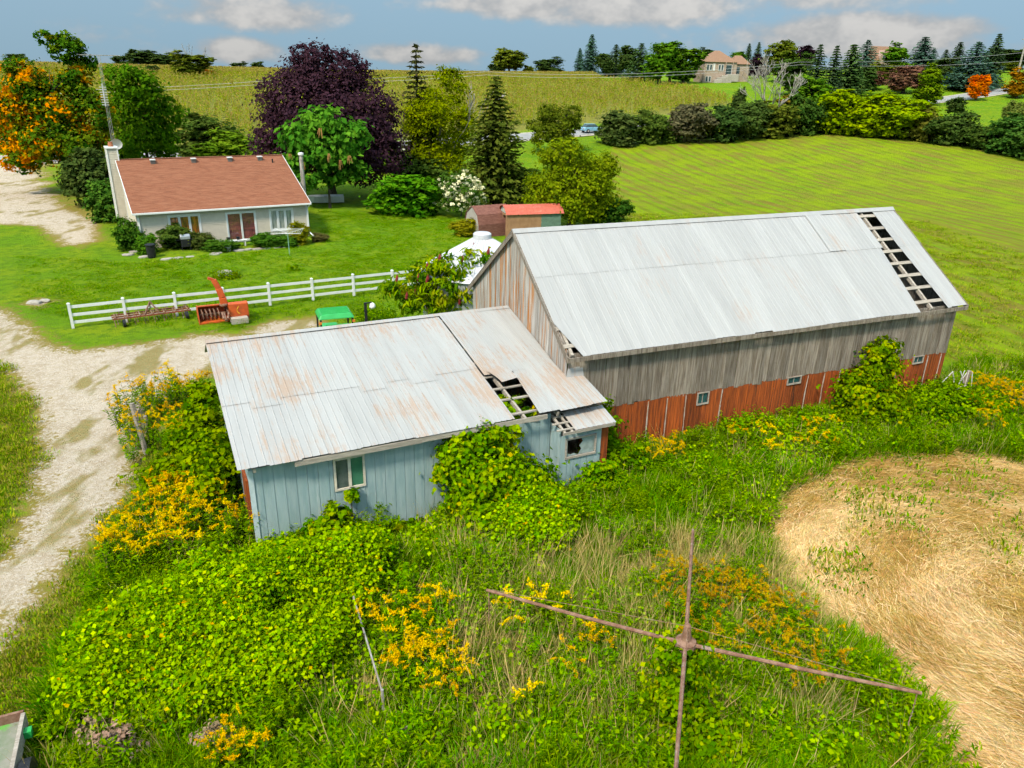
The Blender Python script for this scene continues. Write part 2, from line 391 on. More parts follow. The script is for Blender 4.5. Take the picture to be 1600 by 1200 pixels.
# ------------------------------------------------------------------ ground, split into its zones along the grid
GRAVEL = [wpoly([(-80, 262), (62, 256), (70, 290), (98, 322), (150, 345), (150, 378), (100, 384), (60, 352), (0, 350), (-80, 352)]),
          wpoly([(-60, 470), (0, 480), (36, 500), (75, 535), (120, 548), (210, 540), (330, 520), (400, 528), (330, 580), (285, 600), (235, 650), (222, 700), (212, 742), (180, 800), (110, 880), (45, 960), (-30, 1050), (-90, 1100), (-60, 900), (0, 872), (40, 800), (48, 745), (58, 695), (48, 640), (30, 600), (0, 574), (-60, 560)]),
          wpoly([(375, 520), (420, 500), (500, 492), (515, 503), (440, 520)]),
          wpoly([(40, 474), (58, 466), (80, 470), (62, 478)])]
STRAW = wpoly([(1250, 755), (1350, 717), (1470, 712), (1620, 722), (1800, 740), (1800, 1300), (1500, 1300), (1470, 1200), (1440, 1115), (1345, 1025), (1290, 965), (1215, 900), (1195, 830), (1205, 790)])
WEEDS = wpoly([(30, 1320), (95, 1125), (112, 1020), (160, 930), (165, 880), (235, 800), (330, 790), (392, 780), (409, 860), (500, 740), (640, 700), (900, 690), (990, 690), (1464, 610), (1500, 575), (1640, 570), (1800, 590), (1800, 740), (1620, 722), (1470, 712), (1350, 717), (1250, 755), (1205, 790), (1195, 830), (1215, 900), (1290, 965), (1345, 1025), (1440, 1115), (1470, 1200), (1500, 1320)])
HAY = wpoly([(955, 231), (1120, 214), (1270, 204), (1330, 207), (1480, 224), (1610, 246), (1750, 270), (1750, 560), (1560, 570), (1480, 560), (1300, 500), (990, 400), (960, 330), (952, 270)])
nrd = np.array([-.494, .870]); urd = np.array([.870, .494])        # road normal and direction
CORN = [tuple(urd*a+nrd*b) for a, b in ((-330, 129), (70, 129))]+[tuple(G(*p)[:2]) for p in ((1150, 166), (1140, 158), (1075, 140), (940, 128))]+[(30, 360), (-400, 420)]
DRY = [wpoly([(-60, 1060), (40, 975), (130, 890), (190, 830), (160, 900), (112, 1010), (92, 1120), (20, 1290), (-100, 1290)]), wpoly([(70, 280), (110, 300), (150, 330), (165, 375), (120, 390), (95, 330)]), wpoly([(-20, 560), (20, 560), (62, 640), (82, 720), (30, 780), (-20, 760)])]
def axis(a, b, h, far, growth=1.16):
    c = list(np.arange(a, b+1e-6, h)); s = h
    while c[-1] < far[1]: s *= growth; c.append(c[-1]+s)
    s = h
    while c[0] > far[0]: s *= growth; c.insert(0, c[0]-s)
    return np.array(c)
xs = axis(-34, 34, .4, (-2600, 2600)); ys = axis(4, 66, .4, (-60, 4200))
gx, gy = np.meshgrid(xs, ys); P2 = np.column_stack([gx.ravel(), gy.ravel()])
lump = np.zeros(len(P2))
for k in range(14):
    a = rng.random()*2*PI; w = .15+rng.random()*1.1; lump += np.sin((P2@np.array([math.cos(a), math.sin(a)]))*w+rng.random()*7)*.014/(.4+w)
gz = terr(P2[:, 0], P2[:, 1])+lump*S((260-np.hypot(P2[:, 0], P2[:, 1]))/60)-.02
def mask(polys, w): return np.max([np.clip(.5-sdist(P2, p)/w, 0, 1) for p in polys], axis=0)
mk = {'gravel': mask(GRAVEL, 2.2), 'straw': mask([STRAW], 1.2), 'weed': mask([WEEDS], 1.5), 'hay': mask([HAY], 3.), 'corn': mask([CORN], 6.), 'dry': mask(DRY, 3.)}
gm, t, b = new_mat('ground_cover'); pos = N(t, 'ShaderNodeNewGeometry').outputs['Position']
A = {k: N(t, 'ShaderNodeAttribute', attribute_name=k).outputs['Fac'] for k in mk}
n1 = NOISE(t, pos, .22, 3, .6); n2 = NOISE(t, pos, 1.7, 4, .65); n3 = NOISE(t, pos, 9., 3, .7); n4 = NOISE(t, pos, 38., 2, .7)
lawn = MIXC(t, RANGE(t, n1, .35, .65), (.125, .245, .004), (.20, .275, .005))
lawn = MIXC(t, RANGE(t, n2, .42, .68), lawn, (.085, .175, .006))
lawn = MIXC(t, RANGE(t, n3, .5, .75, 0, .55), lawn, (.05, .115, .008))
lawn = MIXC(t, RANGE(t, n4, .55, .75, 0, .5), lawn, (.2, .27, .03))
hv = MAP(t, pos, (1, 1, 1), (0, 0, 0), (0, 0, -.2))
wv = N(t, 'ShaderNodeTexWave', wave_type='BANDS', bands_direction='X'); wv.inputs['Scale'].default_value = .16; wv.inputs['Distortion'].default_value = 4.; wv.inputs['Detail'].default_value = 4; wv.inputs['Detail Scale'].default_value = .5; t.links.new(hv, wv.inputs['Vector'])
hstr = NOISE(t, MAP(t, hv, (1.3, .06, 1)), 1., 4, .65)
hay = MIXC(t, RANGE(t, n1, .35, .7), (.215, .295, .004), (.145, .265, .004))
hay = MIXC(t, MATH(t, 'MULTIPLY', RANGE(t, wv.outputs['Fac'], .5, .95), RANGE(t, n1, .30, .60, .15, .75)), hay, (.135, .15, .010))
hay = MIXC(t, RANGE(t, MATH(t, 'MULTIPLY_ADD', n1, .5, hstr),  .68, .90, 0, .8), hay, (.22, .16, .03))
hay = MIXC(t, RANGE(t, n3, .52, .75, 0, .5), hay, (.085, .14, .008))
grav = MIXC(t, RANGE(t, n2, .35, .65), (.58, .485, .38), (.45, .355, .25))
grav = MIXC(t, RANGE(t, n3, .45, .7), grav, (.62, .545, .45))
grav = MIXC(t, RANGE(t, n4, .52, .7, 0, .7), grav, (.27, .22, .16))
tan = MIXC(t, RANGE(t, n3, .4, .65), (.30, .20, .055), (.20, .18, .03))
weed = MIXC(t, RANGE(t, n2, .35, .65), (.06, .09, .010), (.11, .085, .03))
strw = MIXC(t, RANGE(t, n3, .4, .65), (.64, .43, .19), (.48, .30, .11))
soil = MIXC(t, RANGE(t, n2, .4, .6), (.24, .21, .05), (.17, .19, .03))
rag = MATH(t, 'ADD', MATH(t, 'MULTIPLY', MATH(t, 'SUBTRACT', n2, .5), 1.0), MATH(t, 'MULTIPLY', MATH(t, 'SUBTRACT', n3, .5), .9))
def ragged(a, lo, hi, k=1.): return RANGE(t, MATH(t, 'ADD', a, MATH(t, 'MULTIPLY', rag, k)), lo, hi)
col = MIXC(t, ragged(A['hay'], .35, .6, .4), lawn, hay)
col = MIXC(t, ragged(A['corn'], .35, .6, .3), col, soil)
col = MIXC(t, MATH(t, 'MULTIPLY', ragged(A['dry'], .35, .7), .85), col, tan)
edge = MATH(t, 'MULTIPLY', RANGE(t, A['gravel'], .02, .2), 1.)
col = MIXC(t, MATH(t, 'MULTIPLY', ragged(A['gravel'], .22, .5), .9), col, tan)
core = ragged(A['gravel'], .5, .78, 1.2)
patch = RANGE(t, NOISE(t, MAP(t, pos, (1, .4, 1), rot=(0, 0, .5)), .5, 4, .6), .52, .62)
core = MATH(t, 'MULTIPLY', core, MATH(t, 'SUBTRACT', 1., MATH(t, 'MULTIPLY', patch, .8)))
col = MIXC(t, core, col, grav)
col = MIXC(t, ragged(A['weed'], .4, .65, .5), col, weed)
col = MIXC(t, ragged(A['straw'], .4, .65, .5), col, strw)
t.links.new(col, b.inputs['Base Color']); b.inputs['Roughness'].default_value = .95; b.inputs['Specular IOR Level'].default_value = .08
bp = N(t, 'ShaderNodeBump'); bp.inputs['Strength'].default_value = .7; bp.inputs['Distance'].default_value = .12
t.links.new(MATH(t, 'ADD', MATH(t, 'MULTIPLY', n3, .6), MATH(t, 'ADD', n4, n2)), bp.inputs['Height']); t.links.new(bp.outputs[0], b.inputs['Normal'])
nx, ny = len(xs), len(ys)
ii = (np.arange(ny-1)[:, None]*nx+np.arange(nx-1)[None]).ravel(); quads = np.column_stack([ii, ii+1, ii+1+nx, ii+nx])
zone = np.zeros(len(P2), int)                       # 0 grass
for k, nm in ((1, 'gravel'), (2, 'hay'), (3, 'corn'), (4, 'weed'), (5, 'straw')): zone[mk[nm] > .5] = k
qz = zone[quads[:, 0]]
for k, nm in enumerate(('lawn', 'gravel_driveway', 'hay_field', 'corn_field_soil', 'weedy_ground', 'straw_covered_ground')):
    q = quads[qz == k]; used, inv = np.unique(q, return_inverse=True)
    me = tri_mesh(nm, np.column_stack([P2[used], gz[used]]), inv.reshape(-1, 4), {a: v[used] for a, v in mk.items()})
    me.polygons.foreach_set('use_smooth', [True]*len(me.polygons))
    o = link(nm, me, gm); o['kind'] = 'structure'
# road: asphalt strip with gravel shoulders following the terrain
def strip(name, off, w, dz, m, a0=-330, a1=420, step=6, bow=0.):
    V = []; n = 0
    for a in np.arange(a0, a1, step):
        for s_ in (-w/2, w/2):
            p = urd*a+nrd*(off+s_); V.append((p[0], p[1], float(terr(p[0], p[1]))+dz)); 
        n += 1
    f = [(2*i, 2*i+1, 2*i+3, 2*i+2) for i in range(n-1)]
    me = bpy.data.meshes.new(name); me.from_pydata(V, [], [q[::-1] for q in f]); o = link(name, me, m); o['kind'] = 'structure'; return o
ROAD = 121.5
strip('road_shoulder', ROAD, 7.6, .05, mat('shoulder_gravel', (.42, .38, .31), (.33, .3, .2), .8, .95))
strip('road', ROAD, 5.6, .09, mat('worn_asphalt', (.30, .30, .295), (.24, .24, .235), .5, .9))
# ------------------------------------------------------------------ barn
def roof_metal(name, rust, base=(.5, .5, .5), amt=.5):
    m, t, b = new_mat(name); co = N(t, 'ShaderNodeTexCoord').outputs['Object']; oi = N(t, 'ShaderNodeObjectInfo')
    big = NOISE(t, MAP(t, co, (.45, .38, .38)), 1., 4, .6)
    st = NOISE(t, MAP(t, co, (9., .5, .5)), 1., 5, .65)
    fi = NOISE(t, MAP(t, co, (26., 5., 5.)), 1., 4, .7)
    sp = MATH(t, 'ADD', MATH(t, 'MULTIPLY', big, .9), MATH(t, 'ADD', MATH(t, 'MULTIPLY', st, .8), MATH(t, 'MULTIPLY', fi, .4)))
    k = RANGE(t, sp, rust, rust+.22)
    dirt = NOISE(t, MAP(t, co, (3., .3, .3)), 1., 6, .6)
    c = MIXC(t, RANGE(t, dirt, .35, .7), base, tuple(x*.90 for x in base))
    val = MATH(t, 'MULTIPLY_ADD', oi.outputs['Random'], .10, .95)
    hs = N(t, 'ShaderNodeHueSaturation'); t.links.new(c, hs.inputs['Color']); t.links.new(val, hs.inputs['Value'])
    c = MIXC(t, MATH(t, 'MULTIPLY', k, amt), hs.outputs[0], (.36, .20, .10))
    t.links.new(c, b.inputs['Base Color']); t.links.new(RANGE(t, k, 0, 1, .42, .8), b.inputs['Roughness']); b.inputs['Specular IOR Level'].default_value = .35
    bp = N(t, 'ShaderNodeBump'); bp.inputs['Strength'].default_value = .28; bp.inputs['Distance'].default_value = .05
    t.links.new(NOISE(t, MAP(t, co, (2., .7, .7)), 1.3, 3, .5), bp.inputs['Height']); t.links.new(bp.outputs[0], b.inputs['Normal'])
    return m
BARN_ROOF = roof_metal('galvanised_roof', 1.12, (.36, .355, .35), amt=.34); SHED_ROOF = roof_metal('rust_streaked_roof', 1.02, (.365, .36, .35), .52)
RED_METAL = mat('rusty_red_sheet', (.35, .075, .012), (.17, .038, .010), 2.2, .7, .25, 20, stretch=(6, 6, .4), rand=.45, third=((.10, .03, .012), .55))
PANELWOOD = GREYWOOD
def sheet(x0, x1, y0, y1, zf, rib=.23, h=.013, lift=0., x0b=None, x1b=None, bend=0.):
    """ribbed metal sheet on a roof plane; x0b/x1b: other edges at the upper end"""
    nr = max(1, round((x1-x0)/rib)); us = [0.]
    for i in range(nr):
        c = (i+.5)/nr; w = .022/(x1-x0); us += [c-w, c, c+w]
    us.append(1.); mb = MB(); X0b = x0 if x0b is None else x0b; X1b = x1 if x1b is None else x1b; V = []; ny_ = 4
    for j in range(ny_+1):
        f = j/ny_; y = y0+(y1-y0)*f; a = x0+(X0b-x0)*f; c_ = x1+(X1b-x1)*f
        for i, u in enumerate(us):
            hh = h if (i % 3 == 2 and i < len(us)-1) else 0.
            V.append((a+(c_-a)*u, y, zf(y)+lift+hh+bend*math.sin(f*PI+u)))
    k = len(us)
    mb.add(V, [(j*k+i, j*k+i+1, (j+1)*k+i+1, (j+1)*k+i) for j in range(ny_) for i in range(k-1)])
    return mb
bo, ba, BL, BW, BE, BR = (1.7817, 22.8485), .4116, 17.96, 8.74, 3.93, 7.15
barn = thing('barn', 'long weathered plank barn with silver metal roof and rusty red lower wall', 'barn', (*bo, 0), ba)
bsl = (BR-BE)/(BW/2+.25)
def bz(y): return BE+(y+.25)*bsl if y <= BW/2 else BR-(y-BW/2)*bsl
# vertical planks of the upper front wall, each with its own width, length and set
x = 0.02; 
while x < BL-.05:
    w = min(random.choice((.17, .2, .23, .26)), BL-x); r = random.gauss
    lo = 1.86+random.choice((0, 0, 0, .03, -.04))+r(0, .012); y = r(0, .008)
    mb = MB(); g = random.uniform(.006, .016); k = r(0, .006)
    mb.add([(x, y-.026, lo), (x+w-g, y-.026, lo+r(0, .01)), (x+w-g, y, lo), (x, y, lo), (x+k, y-.026, 3.98), (x+w-g+k, y-.026, 3.98), (x+w-g+k, y, 3.98), (x+k, y, 3.98)],
           [(0, 3, 2, 1), (4, 5, 6, 7), (0, 1, 5, 4), (1, 2, 6, 5), (2, 3, 7, 6), (3, 0, 4, 7)])
    mb.build('plank', PANELWOOD, barn); x += w
# gable planks facing the shed
GABLE = mat('flaking_gable_board', (.48, .45, .42), (.27, .235, .205), 2.6, .9, .6, 22, stretch=(5, 5, .3), rand=.35, third=((.42, .165, .035), .50))
y = .02
while y < BW-.02:
    w = min(random.choice((.18, .22, .26)), BW-y); g = random.uniform(.006, .015); xo = random.gauss(0, .006); a, c = y, y+w-g
    z0 = 0.; top = [(q, bz(q)-.05) for q in ([a, c] if not (a < BW/2 < c) else [a, BW/2, c])]
    MB().prism([(a, z0)]+[(c, z0)]+top[::-1], xo-.026, xo, 'x').build('plank', GABLE, barn); y += w
MB().prism([(0, 0), (BW, 0), (BW, bz(BW)-.06), (BW/2, BR-.06), (0, BE)], BL-.06, BL-.02, 'x').build('end_wall', GREYWOOD, barn)
MB().box(0, BL, BW-.04, BW, 0, bz(BW)-.05).build('back_wall', GREYWOOD, barn)
MB().box(.05, BL-.05, .05, .09, 0, 1.86).build('foundation_wall', CONCRETE, barn)
# lower wall: ribbed rusty sheets with openings for three windows, pale battens over the laps
BWIN = [(5.36, 5.80, 1.42, 1.82), (9.48, 10.08, 1.62, 1.86), (16.1, 16.62, 1.62, 1.88)]
def ribbed_wall(x0, x1, z0, z1, yb, opens, rib=.1, h=.014):
    mb = MB(); k = max(1, int((x1-x0)/rib)); ed = [x0+(x1-x0)*i/(2*k) for i in range(2*k+1)]
    for o_ in opens:
        for q in o_[:2]:
            if x0 < q < x1: ed.append(q)
    ed = sorted(ed)
    prof = lambda q: yb-h*abs(math.sin((q-x0)/rib*PI))
    for a, c in zip(ed[:-1], ed[1:]):
        if c-a < 1e-4: continue
        m_ = (a+c)/2; iv = [(z0, z1)]
        for o_ in opens:
            if o_[0] <= m_ <= o_[1]: iv = [(z0, o_[2])]+([(o_[3], z1)] if o_[3] < z1 else [])
        for p, q in iv: mb.add([(a, prof(a), p), (c, prof(c), p), (c, prof(c), q), (a, prof(a), q)], [(0, 1, 2, 3)])
    return mb
x = .0; wid = [.8, .78, .82, .84, .8, .8, .76, .8, .75, .9]; k = 0; seams = []
while x < BL-.1:
    w = min(wid[k % 10], BL-x); ribbed_wall(x, x+w-.004, 0, 1.9+random.gauss(0, .012), -.008-.006*(k % 2), BWIN).build('red_metal_sheet', RED_METAL, barn); x += w; k += 1; seams.append(x)
BATT = mat('pale_batten', (.50, .43, .37), (.36, .24, .17), 3, .9, .3)
for s_ in seams[1:-1]:
    if random.random() < .22 or any(a-.1 < s_ < b_+.1 for a, b_, _, _ in BWIN): continue
    pts = [(s_+random.gauss(0, .012), -.036, z) for z in (0, .6, 1.2, 1.84)]
    mb = MB()
    for p, q in zip(pts[:-1], pts[1:]): mb.bar(p, q, random.uniform(.03, .055), .012, (0, -1, 0))
    mb.build('batten', BATT, barn)
TEAL = mat('teal_glass', (.02, .10, .10), (.03, .06, .07), 9, .15, spec=.6)
for (a, c, p, q) in BWIN:
    f = MB(); f.box(a-.04, c+.04, -.06, -.022, p-.05, p); f.box(a-.04, c+.04, -.06, -.022, q, q+.035); f.box(a-.04, a, -.06, -.022, p, q); f.box(c, c+.04, -.06, -.022, p, q)
    w_ = f.build('window', PALEWOOD, barn); MB().box(a, c, .0, .006, p, q).build('pane', TEAL, w_)
    MB().box((a+c)/2-.012, (a+c)/2+.012, -.02, -.001, p, q).build('mullion', PALEWOOD, w_)
# roof: ribbed sheets in two rows, a stripped bay near the far end, torn first sheet
edges = [-.15]; 
while edges[-1] < BL+.3-.4: edges.append(edges[-1]+.83)
edges[-1] = BL+.3
for i, (a, c) in enumerate(zip(edges[:-1], edges[1:])):
    for row, (y0, y1) in enumerate(((-.27, 2.62), (2.52, BW/2+.02))):
        A0, A1, B0, B1 = a-.02, c+.02, a-.02, c+.02
        if row == 0:
            if a < 0:
                sheet(.42, A1, -.27, 1.0, bz, lift=.03, x0b=-.15, x1b=A1).build('roof_sheet', BARN_ROOF, barn); y0 = .95
            if c > 15.5 and a < 17.1:
                if a < 15.5 and c <= 16.3: A1 = 15.52; B1 = 15.92
                elif c > 17.1: A0 = 17.1; B0 = 16.95
                else: continue
                if A1 <= A0: continue
        else:
            if c > 16.02 and a < 16.95:
                if a < 16.0: A1 = B1 = 16.02
                elif c > 16.95: A0 = B0 = 16.93
                else: continue
        lift = .012*(row)+.004*(i % 2)+random.uniform(0, .004)
        if row == 1 and 12.8 < a < 13.9: lift += .035
        mb = sheet(A0, A1, y0+random.gauss(0, .015)*(1-row), y1, bz, lift=lift+.03, x0b=B0, x1b=B1); mb.build('roof_sheet', BARN_ROOF, barn)
    mb = sheet(a-.02, c+.02, BW/2-.02, BW+.3, bz, lift=.035+.004*(i % 2)); mb.build('roof_sheet', BARN_ROOF, barn)
MB().prism([(BW/2-.16, bz(BW/2-.16)+.065), (BW/2, BR+.085), (BW/2+.16, bz(BW/2+.16)+.065), (BW/2, BR+.06)], -.17, BL+.32, 'x').build('ridge_cap', BARN_ROOF, barn)
for y in (.15, .75, 1.3, 1.85, 2.4, 2.95, 3.5, 4.1): MB().bar((-.12, y, bz(y)-.02), (BL+.25, y, bz(y)-.02), .15, .035, (0, -bsl, 1)).build('purlin', PALEWOOD, barn)
for x in (.1, 2.3, 4.6, 6.9, 9.2, 11.5, 13.8, 16.35, 17.8):
    MB().bar((x, -.1, bz(-.1)-.11), (x, BW/2, BR-.11), .1, .13).build('rafter', PALEWOOD, barn); MB().bar((x, BW+.1, bz(BW+.1)-.11), (x, BW/2, BR-.11), .1, .13).build('rafter', PALEWOOD, barn)
MB().bar((-.16, -.27, bz(-.27)-.06), (BL+.28, -.27, bz(-.27)-.06), .04, .15).build('fascia_board', GREYWOOD, barn)
for s_ in (-.14, BL+.27):
    MB().bar((s_, -.25, bz(-.25)-.05), (s_, BW/2, BR-.05), .04, .18).build('rake_board', GREYWOOD, barn); MB().bar((s_, BW+.28, bz(BW+.28)-.05), (s_, BW/2, BR-.05), .04, .18).build('rake_board', GREYWOOD, barn)
# ------------------------------------------------------------------ blue shed with broken roof, and its small projecting bay
so_, sa, SL, SD, SE, SR = (-6.7504, 17.1529), .4598, 10.71, 6.14, 2.83, 4.2
shed = thing('shed', 'low pale blue shed with rust-streaked metal roof torn open near barn', 'shed', (*so_, 0), sa)
ssl = (SR-SE)/(SD+.3)
def sz(y): return SE+(y+.3)*ssl if y <= SD else SR-(y-SD)*.55
BLUE = mat('weathered_blue_siding', (.23, .325, .335), (.30, .385, .39), 2.4, .75, .15, 40, stretch=(3, 3, .35), rand=.10, third=((.38, .44, .44), .60))
def boards(x0, x1, z0, z1, y, opens, name='wall_board', step=.29, plane='x', m=BLUE, parent=None, zf=None):
    x = x0
    while x < x1-.02:
        w = min(step, x1-x); mb = MB(); iv = [(z0, zf(x+w/2) if zf else z1)]
        for o_ in opens:
            if o_[0] < x+w/2 < o_[1]: iv = [(z0, o_[2]), (o_[3], z1)]
        for p, q in iv:
            if plane == 'x': mb.box(x, x+w-.016, y, y+.022, p, q); mb.box(x+w-.016, x+w, y+.012, y+.022, p, q)
            else: mb.box(y, y+.022, x, x+w-.016, p, q); mb.box(y+.006, y+.022, x+w-.016, x+w, p, q)
        mb.build(name, m, parent); x += w
SW = (2.15, 3.02, 1.5, 2.5)
boards(0, 2.15, 0, 2.66, 0, [], parent=shed); boards(2.15, 3.02, 0, 2.66, 0, [SW], parent=shed); boards(3.02, 8.9, 0, 2.66, 0, [], parent=shed)
boards(.02, SD, 0, 2.6, -.024, [], plane='y', parent=shed, zf=lambda y: sz(y)-.06)
MB().box(0, SL-.6, SD-.03, SD, 0, SR-.1).build('back_wall', BLUE, shed)
MB().box(.05, SL-.5, .3, SD-.1, .0, .03).build('floor_slab', CONCRETE, shed)
f = MB(); a, c, p, q = SW
f.box(a, c, -.035, .03, q-.06, q); f.box(a, c, -.035, .03, p, p+.06); f.box(a, a+.06, -.035, .03, p+.06, q-.06); f.box(c-.06, c, -.035, .03, p+.06, q-.06); f.box((a+c)/2-.04, (a+c)/2+.04, -.03, .03, p+.06, q-.06)
w_ = f.build('window', mat('cream_frame', (.62, .56, .46), (.5, .44, .35), 5, .6), shed)
MB().box(a+.06, (a+c)/2-.04, .005, .012, p+.06, q-.06).build('pane', mat('grey_green_pane', (.05, .07, .06), (.10, .12, .11), 3, .2, spec=.5), w_)
MB().box((a+c)/2+.04, c-.06, .005, .012, p+.06, q-.06).build('pane', mat('green_pane', (.03, .13, .07), (.05, .17, .10), 2, .25, spec=.5), w_)
MB().box(-.06, .07, -.03, -.004, 0, 2.62).build('corner_board', mat('pale_corner_board', (.50, .58, .60), (.42, .5, .52), 4, .7), shed)
MB().box(-.10, -.03, .45, 1.25, 0, 2.1).build('door', RED_METAL, shed)
# bay
boards(8.92, 10.36, 0, 2.16, -.66, [(9.12, 10.12, 1.42, 2.0)], parent=shed, step=.24)
boards(-.63, .0, 0, 2.35, 8.90, [], plane='y', parent=shed, step=.21)
MB().box(10.37, 10.62, -.64, -.60, 0, 2.28).build('red_metal_sheet', RED_METAL, shed)
MB().box(10.58, 10.62, -.60, .6, 0, 2.3).build('red_metal_sheet', RED_METAL, shed)
f = MB(); a, c, p, q = 9.12, 10.12, 1.42, 2.0
f.box(a-.05, c+.05, -.70, -.62, p-.07, p); f.box(a-.05, c+.05, -.70, -.62, q, q+.05); f.box(a-.05, a, -.70, -.62, p, q); f.box(c, c+.05, -.70, -.62, p, q)
w_ = f.build('bay_window', PALEWOOD, shed); w_['label'] = 'broken window of the small bay'
SHARD = mat('dusty_glass', (.30, .36, .35), (.22, .27, .26), 5, .25, spec=.5)
MB().prism([(9.55, 1.42), (10.12, 1.42), (10.12, 2.0), (9.62, 2.0), (9.70, 1.86), (9.58, 1.72), (9.66, 1.60)], -.645, -.64).build('glass_shard', SHARD, w_)
MB().prism([(9.12, 1.42), (9.55, 1.42), (9.40, 1.50), (9.28, 1.47), (9.12, 1.56)], -.646, -.641).build('glass_shard', SHARD, w_)
MB().bar((7.55, .35, 2.5), (8.5, .2, 2.52), .5, .04).build('fallen_board', PALEWOOD, shed)
MB().box(8.95, 10.5, .9, .95, 0, 2.4).build('inner_wall', GREYWOOD, shed)
# shed roof sheets
gx_ = lambda y: 10.12+.048*(y-1.3)      # where the barn gable cuts the roof
ed = [-.3]
while ed[-1] < 7.5: ed.append(ed[-1]+.79)
ed[-1] = 7.5
for i, (a, c) in enumerate(zip(ed[:-1], ed[1:])):
    br = 2.5+random.choice((0, 0, .02, -.3, .2)); up_ = .004*(i % 2)
    tilt = .0
    sheet(a-.015, c+.015, -.32+random.gauss(0, .02), br+.08, sz, rib=.2, lift=.02+up_, x0b=a-.015, x1b=c+.015).build('roof_sheet', SHED_ROOF, shed)
    sheet(a-.015, c+.015, br, SD+.03, sz, rib=.2, lift=.034+up_).build('roof_sheet', SHED_ROOF, shed)
for i, (a, c) in enumerate(((7.535, 8.32), (8.30, 9.02), (9.0, 9.6), (9.58, 10.16))):
    sheet(a, c, 2.0 if i < 2 else 2.45, SD+.03, sz, rib=.2, lift=.085-.01*i, x1b=c+(.2 if i == 3 else 0)).build('roof_sheet', SHED_ROOF, shed)
for i, (a, c, y0, y1) in enumerate(((8.55, 9.05, -.3, 2.02), (9.03, 9.6, -.36, 2.5), (9.58, 10.14, -.34, 2.5), (10.12, 10.74, -.3, 1.25))):
    sheet(a-(.22 if i == 0 else 0), c, y0, y1, sz, rib=.2, lift=.065-.006*i, x0b=a).build('roof_sheet', SHED_ROOF, shed)
MB().add([(10.1, 1.25, sz(1.25)+.05), (10.75, 1.2, sz(1.2)+.05), (10.72, 1.28, sz(1.2)+.42), (10.2, 1.3, sz(1.2)+.38)], [(0, 1, 2, 3)]).build('flashing', BARN_ROOF, shed)
cu = MB(); V = []          # torn sheet curled up over the hole
for j in range(6):
    f = j/5; y = 2.2-.95*f; z = sz(y)+.10+.15*math.sin(f*1.7)
    for i in range(4): u = i/3; V.append((7.68+.12*f+.62*u, y+.12*u, z+.05*u*(1-f)+.02*u*f))
cu.add(V, [(j*4+i, j*4+i+1, (j+1)*4+i+1, (j+1)*4+i) for j in range(5) for i in range(3)]); cu.build('curled_sheet', SHED_ROOF, shed)
MB().prism([(SD-.14, sz(SD-.14)+.06), (SD+.02, SR+.085), (SD+.2, sz(SD+.2)+.06), (SD+.02, SR+.055)], -.32, 10.34, 'x').build('ridge_cap', SHED_ROOF, shed)
for i in range(13):
    a = -.3+i*.815; sheet(a, a+.83, SD+.02, SD+1.6, sz, rib=.2, lift=.025+.004*(i % 2)).build('roof_sheet', SHED_ROOF, shed)
MB().box(-.0, SL-.7, SD+1.2, SD+1.24, 0, sz(SD+1.2)-.04).build('rear_wall', BLUE, shed)
for y in (.0, .75, 1.35, 2.05, 2.9, 3.8, 4.8, 5.8): MB().bar((-.25, y, sz(y)-.03), (10.1, y, sz(y)-.03), .1, .04).build('purlin', PALEWOOD, shed)
for x in (.1, 1.6, 3.1, 4.6, 6.1, 7.9, 9.0): MB().bar((x, -.25, sz(-.25)-.12), (x, SD, SR-.12), .07, .14).build('rafter', PALEWOOD, shed)
MB().bar((1.1, -.31, SE-.10), (4.6, -.31, SE-.10), .03, .15).build('fascia_board', PALEWOOD, shed); MB().bar((4.6, -.30, SE-.09), (8.6, -.30, SE-.09), .03, .15).build('fascia_board', PALEWOOD, shed)
# bay roof, stripped at one end
bzf = lambda y: 2.40+(y+.75)*.26
for a, c in ((9.28, 10.0), (9.98, 10.74)): sheet(a, c, -.86, .0, bzf, rib=.2, lift=.03).build('bay_roof_sheet', SHED_ROOF, shed)
for y in (-.72, -.42, -.12): MB().bar((8.72+.2*(y > -.3), y, bzf(y)), (10.6, y, bzf(y)), .07, .035).build('bay_purlin', PALEWOOD, shed)
for x in (8.95, 9.2, 10.5): MB().bar((x, -.84, bzf(-.84)-.05), (x, .05, bzf(.05)-.05), .07, .06).build('bay_rafter', PALEWOOD, shed)
MB().bar((8.85, -.86, bzf(-.86)-.04), (10.7, -.86, bzf(-.86)-.03), .03, .09).build('bay_fascia', PALEWOOD, shed)
